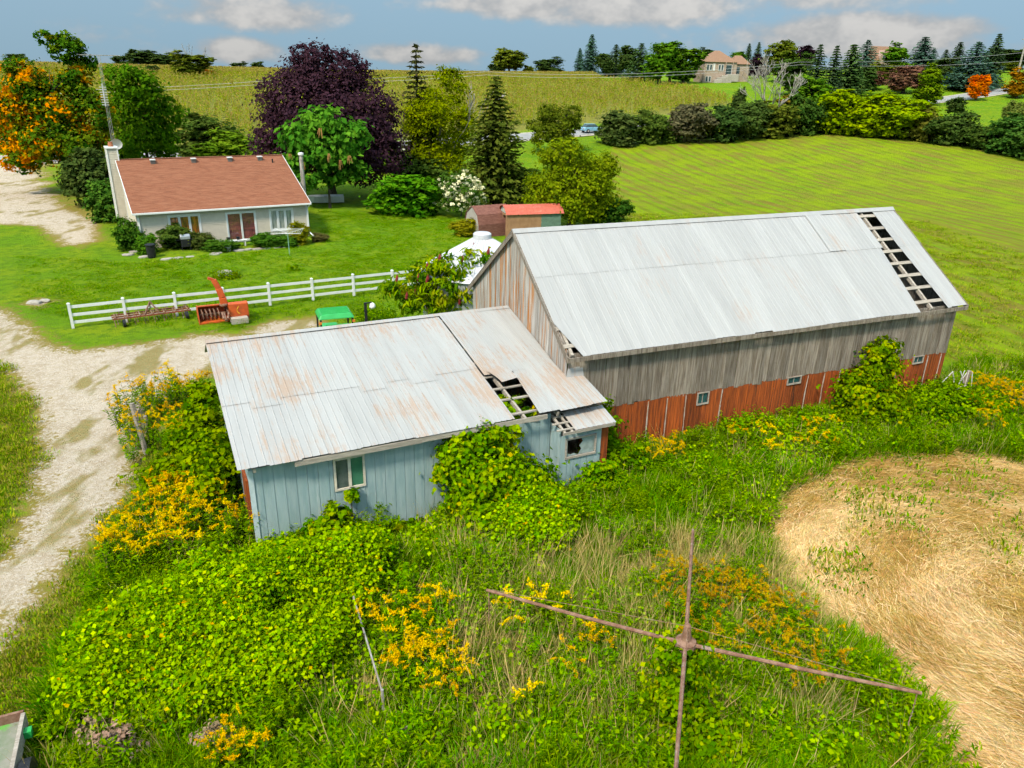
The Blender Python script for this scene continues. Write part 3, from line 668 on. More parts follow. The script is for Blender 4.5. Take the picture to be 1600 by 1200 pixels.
# ------------------------------------------------------------------ farm house
ho, ha, HL, HD, HE, HR = (-27.1356, 54.1062), .5407, 12.29, 14.46, 2.67, 5.63
house = thing('farm_house', 'single-storey cream sided house with brown shingle roof and white chimney', 'house', (*ho, 0), ha)
hsl = (HR-HE)/(HD/2+.3)
hz = lambda y: HE+(y+.3)*hsl if y <= HD/2 else HR-(y-HD/2)*hsl
WINS = [(2.12, 4.2, .85, 2.3), (6.15, 8.22, .16, 2.26), (9.38, 11.1, .72, 2.3)]
def siding(x0, x1, z0, z1, y, opens, step=.125, axis='x', clipz=None):
    mb = MB(); z = z0
    while z < z1-.01:
        q = min(z+step, z1); iv = [(x0, x1)]
        if clipz: iv = clipz(z, q)
        for o_ in opens:
            if o_[2] < (z+q)/2 < o_[3]:
                n = []
                for a, c in iv:
                    if o_[0] > a: n.append((a, min(c, o_[0])))
                    if o_[1] < c: n.append((max(a, o_[1]), c))
                iv = n
        for a, c in iv:
            if c-a < .01: continue
            if axis == 'x': mb.add([(a, y-.022, z), (c, y-.022, z), (c, y-.004, q), (a, y-.004, q), (a, y, z), (c, y, z)], [(0, 1, 2, 3), (4, 5, 1, 0)])
            else: mb.add([(y-.022, c, z), (y-.022, a, z), (y-.004, a, q), (y-.004, c, q), (y, c, z), (y, a, z)], [(0, 1, 2, 3), (4, 5, 1, 0)])
        z = q
    return mb
siding(0, HL, .12, 2.62, 0, WINS).build('front_wall', SIDING, house)
def gclip(z, q):
    lo, hi = 0., HD
    if q > HE-.1: k = max(0., (q-HE)/hsl-.3+.15); lo = k; hi = HD-k
    return [(lo, hi)] if hi > lo else []
siding(0, HD, .12, HR-.1, 0, [], axis='y', clipz=gclip).build('side_wall', SIDING, house)
MB().prism([(0, .05), (HD, .05), (HD, HE), (HD/2, HR-.12), (0, HE)], HL-.03, HL, 'x').build('side_wall', SIDING, house)
MB().box(0, HL, HD-.03, HD, .05, HE).build('back_wall', SIDING, house)
MB().box(.02, HL-.02, .02, HD-.02, 0, .14).build('foundation', CONCRETE, house)
SHING, t, b = new_mat('brown_shingles'); co = N(t, 'ShaderNodeTexCoord').outputs['Object']
br = N(t, 'ShaderNodeTexBrick'); t.links.new(co, br.inputs['Vector']); br.inputs['Scale'].default_value = 1; br.inputs['Brick Width'].default_value = .33; br.inputs['Row Height'].default_value = .14; br.inputs['Mortar Size'].default_value = .008
br.inputs['Color1'].default_value = (.26, .10, .055, 1); br.inputs['Color2'].default_value = (.21, .082, .047, 1); br.inputs['Mortar'].default_value = (.15, .06, .035, 1)
c = MIXC(t, RANGE(t, NOISE(t, MAP(t, co, (.5, 2.5, 2.5)), 2.2, 6, .65), .35, .7), br.outputs['Color'], (.29, .125, .072))
t.links.new(c, b.inputs['Base Color']); b.inputs['Roughness'].default_value = .95; b.inputs['Specular IOR Level'].default_value = .1
bp = N(t, 'ShaderNodeBump'); bp.inputs['Strength'].default_value = .5; bp.inputs['Distance'].default_value = .02; t.links.new(NOISE(t, co, 30, 4), bp.inputs['Height']); t.links.new(bp.outputs[0], b.inputs['Normal'])
def course_roof(y0, y1, sgn):        # overlapping shingle courses as small steps
    mb = MB(); n = 46
    for i in range(n):
        a = y0+(y1-y0)*i/n; c = y0+(y1-y0)*(i+1)/n; za, zc = hz(a), hz(c); x0, x1 = -.28, HL+.28
        mb.add([(x0, a, za+.06), (x1, a, za+.06), (x1, c, zc+.045), (x0, c, zc+.045), (x0, a, za+.03), (x1, a, za+.03)], [(0, 1, 2, 3), (4, 5, 1, 0)])
    return mb
rf = course_roof(-.32, HD/2+.02, 1).build('roof', SHING, house)
course_roof(HD+.32, HD/2-.02, -1).build('roof', SHING, house)
MB().bar((-.28, HD/2, HR+.06), (HL+.28, HD/2, HR+.06), .28, .03).build('ridge_cap', SHING, rf)
for x in (2.3, 5.3, 8.1, 10.5):
    v_ = MB(); v_.box(x-.17, x+.17, 6.35, 6.75, hz(6.35)+.02, hz(6.75)+.20); vv = v_.build('roof_vent', mat('grey_vent', (.10, .09, .085), (.14, .13, .12), 4, .6), rf, bevel=.02)
    MB().box(x-.2, x+.2, 6.3, 6.8, hz(6.8)+.17, hz(6.8)+.23).build('vent_cap', WHITE, rf)
MB().tube([(11.4, 6.0, hz(6)), (11.4, 6.0, hz(6)+.35)], .06, 8).build('vent_pipe', BLACK, rf)
MB().box(-.28, HL+.28, -.42, -.31, HE-.10, HE+.03).build('gutter', VINYL, house, bevel=.015)
MB().box(-.26, HL+.26, -.30, .0, HE-.09, HE-.06).build('soffit', VINYL, house)
for s_ in (-.27, HL+.27): MB().bar((s_, -.32, hz(-.32)-.04), (s_, HD/2, HR-.04), .04, .2).build('rake_board', VINYL, house); MB().bar((s_, HD+.32, HE-.04), (s_, HD/2, HR-.04), .04, .2).build('rake_board', VINYL, house)
for s_ in (-.0, HL-.1): MB().box(s_, s_+.1, -.05, -.024, .1, 2.6).build('corner_board', VINYL, house)
MB().tube([(HL+.15, -.36, HE-.1), (HL+.0, -.12, 2.3), (HL+.02, -.10, .4), (HL+.25, -.5, .1)], .05, 6).build('downspout', VINYL, house)
MB().tube([(.1, -.36, HE-.1), (.12, -.09, 2.35), (.12, -.09, .2)], .045, 6).build('downspout', VINYL, house)
CUR = [mat('amber_curtain', (.62, .20, .02), (.14, .07, .015), 1.6, .8, stretch=(4, 1, .6)), mat('dusky_red_curtain', (.42, .12, .10), (.20, .06, .065), 1.2, .8, stretch=(.6, 1, 3.5)), mat('pale_curtain', (.60, .62, .55), (.38, .44, .36), 2, .8, stretch=(4, 1, .5))]
CLEAR, t, b = new_mat('clear_pane'); b.inputs['Base Color'].default_value = (.9, .95, .95, 1); b.inputs['Roughness'].default_value = .02
trn = N(t, 'ShaderNodeBsdfTransparent'); gl = N(t, 'ShaderNodeBsdfGlossy'); gl.inputs['Roughness'].default_value = .03; lw = N(t, 'ShaderNodeLayerWeight'); lw.inputs[0].default_value = .35
mx = N(t, 'ShaderNodeMixShader'); t.links.new(MATH(t, 'MULTIPLY_ADD', lw.outputs['Fresnel'], .35, .04), mx.inputs[0]); t.links.new(trn.outputs[0], mx.inputs[1]); t.links.new(gl.outputs[0], mx.inputs[2]); t.links.new(mx.outputs[0], t.nodes['Material Output'].inputs[0])
for wi, (a, c, p, q) in enumerate(WINS):
    n = (3, 2, 3)[wi]; nm = ('window', 'patio_door', 'window')[wi]; fw_ = (.10, .08, .11)[wi]
    f = MB(); f.box(a-.08, c+.08, -.05, .06, q, q+.09); f.box(a-.08, c+.08, -.06, .06, p-.08, p); f.box(a-.08, a, -.05, .06, p, q); f.box(c, c+.08, -.05, .06, p, q)
    w_ = f.build(nm, VINYL, house); W = (c-a)/n
    for i in range(n):
        x0, x1 = a+i*W, a+(i+1)*W; s = MB(); s.box(x0+.005, x0+fw_/1.2, -.02, .04, p, q); s.box(x1-fw_/1.2, x1-.005, -.02, .04, p, q); s.box(x0+fw_/1.2, x1-fw_/1.2, -.02, .04, p, p+fw_); s.box(x0+fw_/1.2, x1-fw_/1.2, -.02, .04, q-fw_, q)
        s.build('sash', VINYL, w_); MB().box(x0+fw_/1.2, x1-fw_/1.2, .012, .016, p+fw_, q-fw_).build('pane', CLEAR, w_)
    cu = MB(); k = 60; V = [(a+(c-a)*i/k, .055+.012*math.sin(i*1.7), z) for z in (p, q) for i in range(k+1)]; cu.add(V, [(i, i+1, i+k+2, i+k+1) for i in range(k)]); cu.build('curtain', CUR[wi], w_)
ch = MB(); ch.box(-.75, -.01, 7.1, 8.3, 0, 6.5); chm = siding(7.1, 8.3, .1, 6.5, -.75, [], axis='y'); ch.add(chm.v, chm.f); co_ = siding(-.75, -.01, .1, 6.5, 7.1, []); ch.add(co_.v, co_.f)
cho = ch.build('chimney', SIDING, house)
for (x, y) in ((-.76, 7.09), (-.76, 8.31), (-.02, 7.09)): MB().box(x-.05, x+.04, y-.05, y+.05, 0, 6.5).build('corner_board', VINYL, cho)
MB().box(-.84, .08, 7.0, 8.4, 6.5, 6.62).build('chimney_cap', VINYL, cho, bevel=.02)
MB().lathe([(.17, 0), (.19, .05), (.16, .32), (.18, .36), (.13, .36)], 14, (-.38, 7.7, 6.6)).build('chimney_pot', TERRACOTTA, cho)
def hp(x, y, z=0.): c_, s_ = math.cos(ha), math.sin(ha); return (ho[0]+x*c_-y*s_, ho[1]+x*s_+y*c_, z)
# stepping stones along the house front
SS = [(1.2, -3.7), (1.95, -3.75), (2.7, -3.7), (4.35, -3.6), (4.6, -3.2), (6.2, -2.9), (6.9, -2.85), (7.5, -3.0), (8.2, -3.1), (8.9, -3.2), (9.6, -3.3), (-1.0, -1.1), (-.55, -.3), (-.1, -2.3), (10.3, -3.2)]
lab = ['flat pale stepping stone in the row along the house front']
for x, y in SS:
    n = 8; r = random.uniform(.34, .5); poly = [(math.cos(2*PI*i/n)*r*random.uniform(.8, 1.1), math.sin(2*PI*i/n)*r*random.uniform(.55, .8)) for i in range(n)]
    mb = MB(); V = [(a, b_, -.03) for a, b_ in poly]+[(a*.96, b_*.96, .05) for a, b_ in poly]; mb.add(V, [tuple(range(n, 2*n))]+[(i, (i+1) % n, (i+1) % n+n, i+n) for i in range(n)])
    o = mb.build('stepping_stone', STONE); o.location = hp(x, y); o.rotation_euler[2] = ha+random.uniform(-.3, .3); tag(o, lab[0], 'stepping stone', 'stepping stones along the house')
# things in front of the house
t_ = thing('waste_bin', 'black ribbed waste bin at the corner of the house', 'bin', hp(.36, -2.75), ha)
MB().lathe([(.24, 0), (.27, .1), (.31, .82), (.33, .86)], 16).build('body', BLACK, t_, smooth=False); MB().lathe([(.35, .86), (.35, .92), (.2, .99), (.05, 1.0)], 16).build('lid', BLACK, t_)
t_ = thing('barbecue', 'black gas barbecue with silver lid below the curtained window', 'barbecue', hp(2.85, -1.35), ha)
MB().box(-.32, .32, -.25, .25, .3, .85).build('cabinet', BLACK, t_, bevel=.02); MB().prism([(-.26, .86), (.26, .86), (.22, 1.08), (.08, 1.2), (-.10, 1.2), (-.24, 1.06)], -.33, .33, 'x').build('lid', mat('steel_lid', (.45, .46, .47), (.35, .36, .37), 3, .35, metallic=.6), t_, bevel=.02)
for s_ in (-1, 1): MB().box(.34*s_-.02 if s_ > 0 else -.62, .62 if s_ > 0 else -.32, -.2, .2, .8, .84).build('side_shelf', BLACK, t_)
for x in (-.28, .28):
    for y in (-.2, .2): MB().box(x-.025, x+.025, y-.025, y+.025, 0, .3).build('leg', BLACK, t_)
t_ = thing('bench', 'long white bench under the patio door', 'bench', hp(6.1, -1.35), ha)
MB().box(-1.1, 1.1, -.2, .2, .42, .48).build('seat', WHITE, t_, bevel=.01)
for x in (-.9, .9): MB().box(x-.04, x+.04, -.17, .17, 0, .42).build('leg', WHITE, t_)
for i, (x, l) in enumerate(((-.25, 'dark flower pot on the left of the white bench'), (.45, 'dark flower pot on the right of the white bench'))):
    o = MB().lathe([(.1, 0), (.14, .2), (.15, .22), (.11, .2)], 12).build('flower_pot', BLACK); o.location = hp(6.1+x, -1.35, .48); tag(o, l, 'pot')
o = MB().lathe([(.2, 0), (.27, .42), (.29, .44), (.25, .4)], 14).build('bucket', mat('pale_plastic', (.55, .56, .52), (.45, .46, .42), 4, .5)); o.location = hp(5.5, -2.7); tag(o, 'pale round bucket on the lawn by the stepping stones', 'bucket')
t_ = thing('rotary_clothesline', 'umbrella clothesline on a thin green pole before the house', 'clothesline', hp(9.04, -6.2), ha+.4)
MB().tube([(0, 0, 0), (0, 0, 1.65)], .03, 8).build('pole', mat('green_pole', (.25, .42, .32), (.2, .36, .27), 3, .5), t_)
for k in range(4):
    a = PI/2*k; MB().tube([(0, 0, 1.6), (1.45*math.cos(a), 1.45*math.sin(a), 1.78)], .016, 5).build('arm', WHITE, t_)
mb = MB()
for r in (.5, .75, 1., 1.2, 1.4):
    for k in range(4):
        a, c = PI/2*k, PI/2*(k+1); z = 1.6+.18*r/1.45; mb.tube([(r*math.cos(a), r*math.sin(a), z), (r*math.cos(c), r*math.sin(c), z)], .009, 3)
mb.build('line', WHITE, t_)
# ------------------------------------------------------------------ grain bin, two garden sheds
t_ = thing('grain_bin', 'round grain bin with ribbed white conical roof behind the barn', 'grain bin', (-1.7, 38.7, 0))
BINM = mat('white_ribbed_metal', (.55, .56, .58), (.48, .49, .51), 2, .45, spec=.4)
n = 72; prof = MB(); V = []; R = 3.1
for z in np.linspace(0, 2.95, 19):
    for j in range(n): a = 2*PI*j/n; r = R+.018*math.sin(z*40); V.append((r*math.cos(a), r*math.sin(a), z))
prof.add(V, [(i*n+j, i*n+(j+1) % n, (i+1)*n+(j+1) % n, (i+1)*n+j) for i in range(18) for j in range(n)]); prof.build('wall', mat('galvanised_wall', (.50, .52, .54), (.42, .44, .46), 2, .4, metallic=.4), t_)
ns = 30
for k in range(ns):          # roof segments, each with its raised rib
    a0, a1 = 2*PI*k/ns, 2*PI*(k+1)/ns; w = .035; mb = MB()
    P = lambda r, z, a: (r*math.cos(a), r*math.sin(a), z)
    mb.add([P(R+.12, 2.9, a0), P(R+.12, 2.9, a1), P(.42, 4.52, a1), P(.42, 4.52, a0)], [(0, 1, 2, 3)])
    mb.add([P(R+.12, 2.9, a0-.012), P(R+.12, 2.95, a0), P(R+.12, 2.9, a0+.012), P(.42, 4.52, a0-.03), P(.42, 4.57, a0), P(.42, 4.52, a0+.03)], [(0, 1, 4, 3), (1, 2, 5, 4)])
    mb.build('roof_segment', BINM, t_)
MB().lathe([(.47, 4.46), (.47, 4.74), (.40, 4.8), (.05, 4.83)], 24).build('cap', BINM, t_)
p = G(742, 368)
t_ = thing('garden_shed', 'small gambrel garden shed with brown shingles and grey board end', 'shed', (p[0]+1.1, p[1]+1.0, 0), .52)
BROWNSH = mat('old_brown_shingle', (.15, .06, .045), (.22, .095, .07), 3, .95, .5, 25, stretch=(1, 1, 4))
gp = [(-1.25, .0), (-1.25, 1.0), (-1.0, 1.75), (0, 2.35), (1.0, 1.75), (1.25, 1.0), (1.25, .0)]
y = -1.2
while y < 1.2-.01:
    w = .2; tz = [(a, bz_) for a, bz_ in ((y, 0), (y+w-.012, 0))]
    zt = lambda q: (2.35-abs(q)*.6 if abs(q) < 1 else 1.75-(abs(q)-1)*3)
    MB().prism([(y, .05), (y+w-.012, .05), (y+w-.012, zt(y+w)-.03), (y, zt(y)-.03)], -1.53, -1.5, 'x').build('board', mat('grey_end_board', (.42, .39, .35), (.3, .27, .24), 3, .9, stretch=(5, 5, .4)) if y < -1.1 else bpy.data.materials['grey_end_board'], t_); y += w
for (a, b_) in zip(gp[:-1], gp[1:]):
    dx, dz = b_[0]-a[0], b_[1]-a[1]; L = math.hypot(dx, dz); nx_, nz_ = -dz/L*.04, dx/L*.04
    MB().prism([a, b_, (b_[0]+nx_, b_[1]+nz_), (a[0]+nx_, a[1]+nz_)], -1.6, 1.6, 'x').build('roof_slope', BROWNSH, t_)
p = G(782, 372)
t_ = thing('red_roofed_shed', 'small tan shed with faded red ribbed metal roof', 'shed', (p[0]+.55, p[1]-.1, 0), .30)
TANW = mat('tan_plywood', (.34, .19, .10), (.27, .145, .075), 2, .85)
mb = MB(); mb.box(0, .04, 0, .55, 0, 1.95); mb.box(0, .04, 1.35, 2.1, 0, 1.95); mb.box(0, .04, .55, 1.35, 1.75, 1.95); mb.build('end_wall', TANW, t_)
MB().prism([(0, 1.95), (2.1, 1.95), (1.75, 2.3), (1.05, 2.5), (.35, 2.3)], .0, .04, 'x').build('gable_panel', mat('blue_grey_panel', (.30, .40, .42), (.4, .42, .38), 5, .7, third=((.5, .25, .08), .58)), t_)
MB().box(.02, 2.9, 0, .04, 0, 1.95).build('side_wall', TANW, t_); MB().box(2.9, 4.6, 0, .04, 0, 1.95).build('side_wall', mat('green_grey_wall', (.12, .2, .15), (.09, .15, .11), 3, .8), t_)
MB().box(.02, 4.6, 2.06, 2.1, 0, 1.95).build('back_wall', TANW, t_); MB().box(4.56, 4.6, .04, 2.06, 0, 2.1).build('end_wall', TANW, t_)
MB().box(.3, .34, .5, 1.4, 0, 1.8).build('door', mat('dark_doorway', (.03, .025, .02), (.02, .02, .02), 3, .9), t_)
for yy in (.62, 1.18): MB().box(-.012, -.002, yy-.16, yy+.16, 2.05, 2.3).build('gable_pane', mat('cream_pane', (.6, .55, .38), (.5, .45, .3), 4, .3) if yy < 1 else bpy.data.materials['cream_pane'], t_)
REDR = mat('faded_red_metal', (.50, .12, .075), (.42, .095, .06), 2, .55, stretch=(1, 3, 3), rand=.12, third=((.52, .25, .18), .6))
rp = [(-.15, 1.92), (.38, 2.36), (1.05, 2.56), (1.72, 2.36), (2.25, 1.92)]
for i in range(6):
    a = -.15+i*.83
    for p0, p1 in zip(rp[:-1], rp[1:]):
        mb = MB(); us = [0]+[u for c_ in (.17, .5, .83) for u in (c_-.03, c_, c_+.03)]+[1]; V = []
        for (yy, zz_) in (p0, p1):
            for k, u in enumerate(us): V.append((a+.83*u, yy, zz_+(.022 if k % 3 == 2 and k < 10 else 0)))
        m_ = len(us); mb.add(V, [(k, k+1, k+1+m_, k+m_) for k in range(m_-1)]); mb.build('roof_sheet', REDR, t_)
# ------------------------------------------------------------------ white rail fence
fx, fy, fg = -22.2434, 36.1064, .5165
t_ = thing('rail_fence', 'white three-rail vinyl fence along the lawn', 'fence', (fx, fy, 0), fg)
pm = MB().box(-.065, .065, -.065, .065, 0, 1.26).mesh('post'); pc = MB(); pc.lathe([(.11, 1.26), (.11, 1.285), (.01, 1.34)], 4); pcm = pc.mesh('post_cap'); rm = MB().box(.065, 2.375, -.02, .02, -.07, .07).mesh('rail')
for me in (pm, pcm, rm): me.materials.append(VINYL)
for i in range(10):
    o = link('post', pm, None, t_); o.location = (2.44*i, 0, 0); c_ = link('post_cap', pcm, None, o); c_.rotation_euler[2] = PI/4
    if i < 9:
        for z in (.30, .70, 1.10): o = link('rail', rm, None, t_); o.location = (2.44*i, 0, z+random.gauss(0, .006)); o.rotation_euler[1] = random.gauss(0, .003)
# ------------------------------------------------------------------ snow blower
ORANGE = mat('faded_orange_paint', (.56, .10, .02), (.42, .07, .018), 2.5, .55, .1, 40, third=((.26, .075, .03), .57))
p = G(350, 500); t_ = thing('snow_blower', 'orange tractor snow blower with tall chute by the fence', 'snow blower', (p[0], p[1], 0), .48)
mb = MB(); cs = [(-.45, .02), (-.45, .1), (.15, .1), (.42, .35), (.45, .65), (.2, .86), (-.12, .9), (-.12, .86), (.18, .82), (.40, .63), (.37, .38), (.12, .06), (-.42, .02)]
mb.prism(cs, -1.25, 1.25, 'x'); mb.build('auger_housing', ORANGE, t_)
for s_ in (-1.25, 1.22): MB().prism([(-.5, .0), (.2, .0), (.48, .35), (.5, .66), (.2, .9), (-.2, .9)], s_, s_+.03, 'x').build('side_plate', ORANGE, t_)
mb = MB(); k = 60
for sgn in (-1, 1):
    pts = [(sgn*(.12+1.05*i/k), -.02+.27*math.cos(i*.55*sgn), .42+.27*math.sin(i*.55*sgn)) for i in range(k)]; mb.tube(pts, .035, 4)
mb.tube([(-1.2, -.02, .42), (1.2, -.02, .42)], .04, 8); mb.build('auger', RUST, t_)
MB().box(.25, 1.22, -.62, -.14, .25, .98).build('gear_cover', ORANGE, t_, bevel=.03)
cr = MB(); n = 12; V = []
for i in range(n+1):
    a = -1.2+2.4*i/n; V += [(.74+.20*math.cos(a+PI)+.08, -.626, .64+.22*math.sin(a)), (.74+.13*math.cos(a+PI)+.03+.07*abs(math.sin(a)), -.626, .64+.2*math.sin(a))]
cr.add(V, [(2*i, 2*i+1, 2*i+3, 2*i+2) for i in range(n)]); cr.build('crescent_decal', mat('yellow_decal', (.75, .42, .03), (.7, .38, .03), 3, .5), t_)
ch = MB(); pts = [(.10, -.1, .85), (.05, -.1, 1.25), (-.08, -.06, 1.75), (-.26, -.02, 2.2)]
for (p0, p1, w0, w1) in zip(pts[:-1], pts[1:], (.36, .32, .28), (.32, .28, .22)): ch.bar(p0, p1, w0, w0*.9, (0, 1, 0))
ch.build('chute', ORANGE, t_, bevel=.03); MB().bar(pts[-1], (-.52, -.02, 2.32), .22, .12).build('chute_hood', ORANGE, t_)
MB().lathe([(.24, .82), (.26, .86), (.26, .93), (.2, .95)], 16, (.1, -.1, 0)).build('chute_ring', RUST, t_)
mb = MB(); mb.bar((-.1, -.45, .55), (-.1, -1.0, .35), .08); mb.bar((.25, -.45, .55), (.1, -1.0, .35), .08); mb.bar((.05, -.35, .95), (.0, -.9, 1.05), .07); mb.build('hitch', RUST, t_)
MB().tube([(0, -.4, .5), (.0, -1.05, .28)], .06, 8).build('drive_shaft', RUST, t_)
o = MB().box(-.42, .42, -.28, .28, 0, .3).build('timber_block', PALEWOOD, bevel=.01); o.location = (p[0]+.95, p[1]-.35, 0); o.rotation_euler[2] = .5; tag(o, 'weathered timber block under the orange snow blower', 'block')
# ------------------------------------------------------------------ cultivator
pa, pb = G(178, 512), G(300, 496); d = pb-pa; L = np.linalg.norm(d[:2])
t_ = thing('spring_tooth_cultivator', 'long low rusty red cultivator lying along the fence', 'cultivator', (pa[0], pa[1], 0), math.atan2(d[1], d[0]))
for i, y in enumerate((0, .4, .8)): MB().bar((0, y, .42), (L, y, .42), .07, .07).build('frame_bar', mat('rust_red_frame', (.27, .07, .03), (.18, .07, .04), 6, .8, .3) if i == 0 else bpy.data.materials['rust_red_frame'], t_)
for x in np.linspace(.15, L-.15, 7): MB().bar((x, -.02, .47), (x, .82, .47), .06, .05).build('cross_bar', RUST, t_)
for i in range(24):
    x = .1+(L-.2)*i/23; y = (0, .4, .8)[i % 3]; MB().tube([(x, y, .45), (x, y+.22, .60), (x, y+.34, .42), (x, y+.18, .16), (x, y-.02, .0)], [.018, .018, .018, .016, .02], 4).build('tine', RUST, t_)
mb = MB(); mb.bar((L*.5-.35, .1, .45), (L*.5, .3, 1.05), .06); mb.bar((L*.5+.35, .1, .45), (L*.5, .3, 1.05), .06); mb.bar((L*.5, .3, 1.05), (L*.5, .8, .5), .05); mb.build('hitch_mast', RUST, t_)
for x in (.5, L-.25): MB().add(*(lambda q: (q.v, q.f))(MB().tube([(x-.07, -.15, .2), (x+.07, -.15, .2)], .2, 14))).build('wheel', BLACK, t_)
# ------------------------------------------------------------------ green tractor behind the shed
GREEN = mat('green_paint', (.02, .30, .06), (.03, .36, .08), 2, .35, spec=.5); YEL = mat('yellow_rim', (.7, .45, .03), (.6, .38, .03), 3, .5)
t_ = thing('tractor', 'green tractor with canopy cab standing behind the blue shed', 'tractor', (-7.95, 32.0, 0), .38)
MB().add([(-.78, -.72, 2.30), (.78, -.72, 2.30), (.78, .72, 2.30), (-.78, .72, 2.30), (-.66, -.55, 2.50), (.66, -.55, 2.50), (.66, .55, 2.50), (-.66, .55, 2.50)], [(0, 3, 2, 1), (4, 5, 6, 7), (0, 1, 5, 4), (1, 2, 6, 5), (2, 3, 7, 6), (3, 0, 4, 7)]).build('canopy', GREEN, t_, bevel=.05)
for i in range(6): MB().box(-.6, .6, -.46+.17*i, -.41+.17*i, 2.495, 2.525).build('canopy_rib', GREEN, t_, bevel=.01)
for x, y in ((-.68, -.62), (.68, -.62), (-.68, .62), (.68, .62)): MB().bar((x, y, 1.0), (x, y, 2.32), .07).build('cab_post', BLACK, t_)
MB().box(-.5, .5, -.66, -.60, 1.1, 2.05).build('rear_panel', GREEN, t_, bevel=.02); MB().box(-.3, .3, -.45, .1, .95, 1.2).build('seat', BLACK, t_, bevel=.05)
MB().box(-.38, .38, .6, 2.0, .75, 1.35).build('bonnet', GREEN, t_, bevel=.08); MB().box(-.3, .3, -.6, 2.0, .5, .78).build('chassis', BLACK, t_)
for x, y, r, w in ((-.85, -.3, .68, .4), (.85, -.3, .68, .4), (-.7, 1.7, .42, .26), (.7, 1.7, .42, .26)):
    w_ = MB().tube([(x-w/2, y, r), (x+w/2, y, r)], r, 24).build('wheel', BLACK, t_, bevel=.05); MB().tube([(x-w/2-.01, y, r), (x+w/2+.01, y, r)], r*.55, 18).build('rim', YEL, w_)
for s_ in (-1, 1): MB().prism([(-.95, .9), (-.85, 1.25), (-.4, 1.42), (.15, 1.3), (.35, .95), (.2, 1.2), (-.4, 1.35), (-.8, 1.18)], .66*s_-.2, .66*s_+.2, 'x').build('mudguard', GREEN, t_)
for s_ in (-1, 1): MB().box(.72*s_-.06, .72*s_+.06, -.76, -.72, 2.12, 2.22).build('tail_light', mat('orange_lens', (.7, .2, .03), (.6, .17, .03), 3, .3) if s_ < 0 else bpy.data.materials['orange_lens'], t_)
t_ = thing('yard_lamp', 'black post with a white round lamp behind the blue shed', 'lamp post', (-7.2, 35.2, 0))
MB().box(-.06, .06, -.06, .06, 0, 1.95).build('post', BLACK, t_); MB().bar((0, 0, 1.92), (.32, 0, 1.98), .05).build('bracket', BLACK, t_)
MB().lathe([(.03, .2), (.11, .14), (.15, .02), (.14, -.05), (.07, -.1), (.02, -.12)], 16, (.34, 0, 1.76)).build('lamp_head', VINYL, t_, smooth=True)
# ------------------------------------------------------------------ horse walker: four rusty arms on a post
hc = np.array([3.45, 11.55, 2.2]); t_ = thing('horse_walker', 'rusty four-armed horse walker standing in the tall grass', 'horse walker', (hc[0], hc[1], 0))
MB().tube([(0, 0, 0), (0, 0, 2.25)], [.12, .08], 10).build('post', RUST, t_); MB().lathe([(.16, 2.08), (.2, 2.12), (.2, 2.26), (.1, 2.3), (.06, 2.62), (.03, 2.66)], 14).build('hub', RUST, t_)
for (ex, ey) in ((-.44, 13.03), (7.42, 10.4), (4.44, 15.5), (2.42, 7.55)):
    d = np.array([ex-hc[0], ey-hc[1]]); e = (d[0], d[1], 2.2); u = d/np.linalg.norm(d)
    MB().tube([(u[0]*.15, u[1]*.15, 2.19), (d[0]*.5, d[1]*.5, 2.17), e], [.041, .038, .032], 8).build('arm', RUST, t_)
    MB().tube([(0, 0, 2.6), (d[0]*.97, d[1]*.97, 2.24)], .006, 4).build('stay_wire', RUST, t_)
    ca = MB()
    for k in range(9): z = 2.18-.085*k; ca.tube([(d[0]*.985+.012*math.cos(k), d[1]*.985+.012*math.sin(k), z), (d[0]*.985-.012*math.cos(k), d[1]*.985-.012*math.sin(k), z-.08)], .011, 4)
    ca.build('chain', RUST, t_)
# ------------------------------------------------------------------ posts, rails, odds and ends
def post(px, py, h, r, lean, label, name, cat, m=GREYWOOD):
    p = G(px, py); mb = MB(); mb.tube([(0, 0, -.1), (lean[0]*.5, lean[1]*.5, h*.5), (lean[0], lean[1], h)], [r*1.1, r, r*.9], 7); o = mb.build(name, m); o.location = p; tag(o, label, cat); return o
post(228, 705, 1.75, .09, (-.25, .1), 'leaning grey wooden post among goldenrod by the gravel', 'wooden_post', 'post', PALEWOOD)
post(236, 690, 1.0, .07, (-.05, 0), 'short grey wooden post leaning on the taller one', 'wooden_post', 'post', PALEWOOD)
post(119, 1045, .55, .05, (0, 0), 'short rusty iron stake at the edge of the grass', 'iron_stake', 'stake', RUST)
post(1497, 626, 1.35, .1, (.15, 0), 'leaning grey fence post beyond the barn corner', 'fence_post', 'post', GREYWOOD)
post(1588, 650, 1.2, .1, (.12, 0), 'grey fence post near the right edge of the goldenrod', 'fence_post', 'post', GREYWOOD)
pa, pb = G(1497, 626), G(1588, 650)
mb = MB(); k = 8; mb.tube([tuple(pa*(1-i/k)+pb*(i/k)+np.array([0, 0, .75-.25*math.sin(PI*i/k)])) for i in range(k+1)], .035, 5); tag(mb.build('fence_rail', PALEWOOD), 'pale sagging rail between the two grey fence posts', 'rail')
mb = MB()
for k in range(7):
    x, y = pa[0]-.5+random.random()*.9, pa[1]-.1+random.random()*.3; mb.tube([(x, y, 1.2+random.random()*.2), (x+random.gauss(0, .12), y, .8), (x+random.gauss(0, .2), y-.05, .35)], .02, 4)
tag(mb.build('rope', mat('white_rope', (.6, .58, .54), (.5, .47, .42), 9, .9)), 'loose white ropes hanging by the barn corner post', 'rope')
pa, pb = G(556, 975), G(600, 1125)
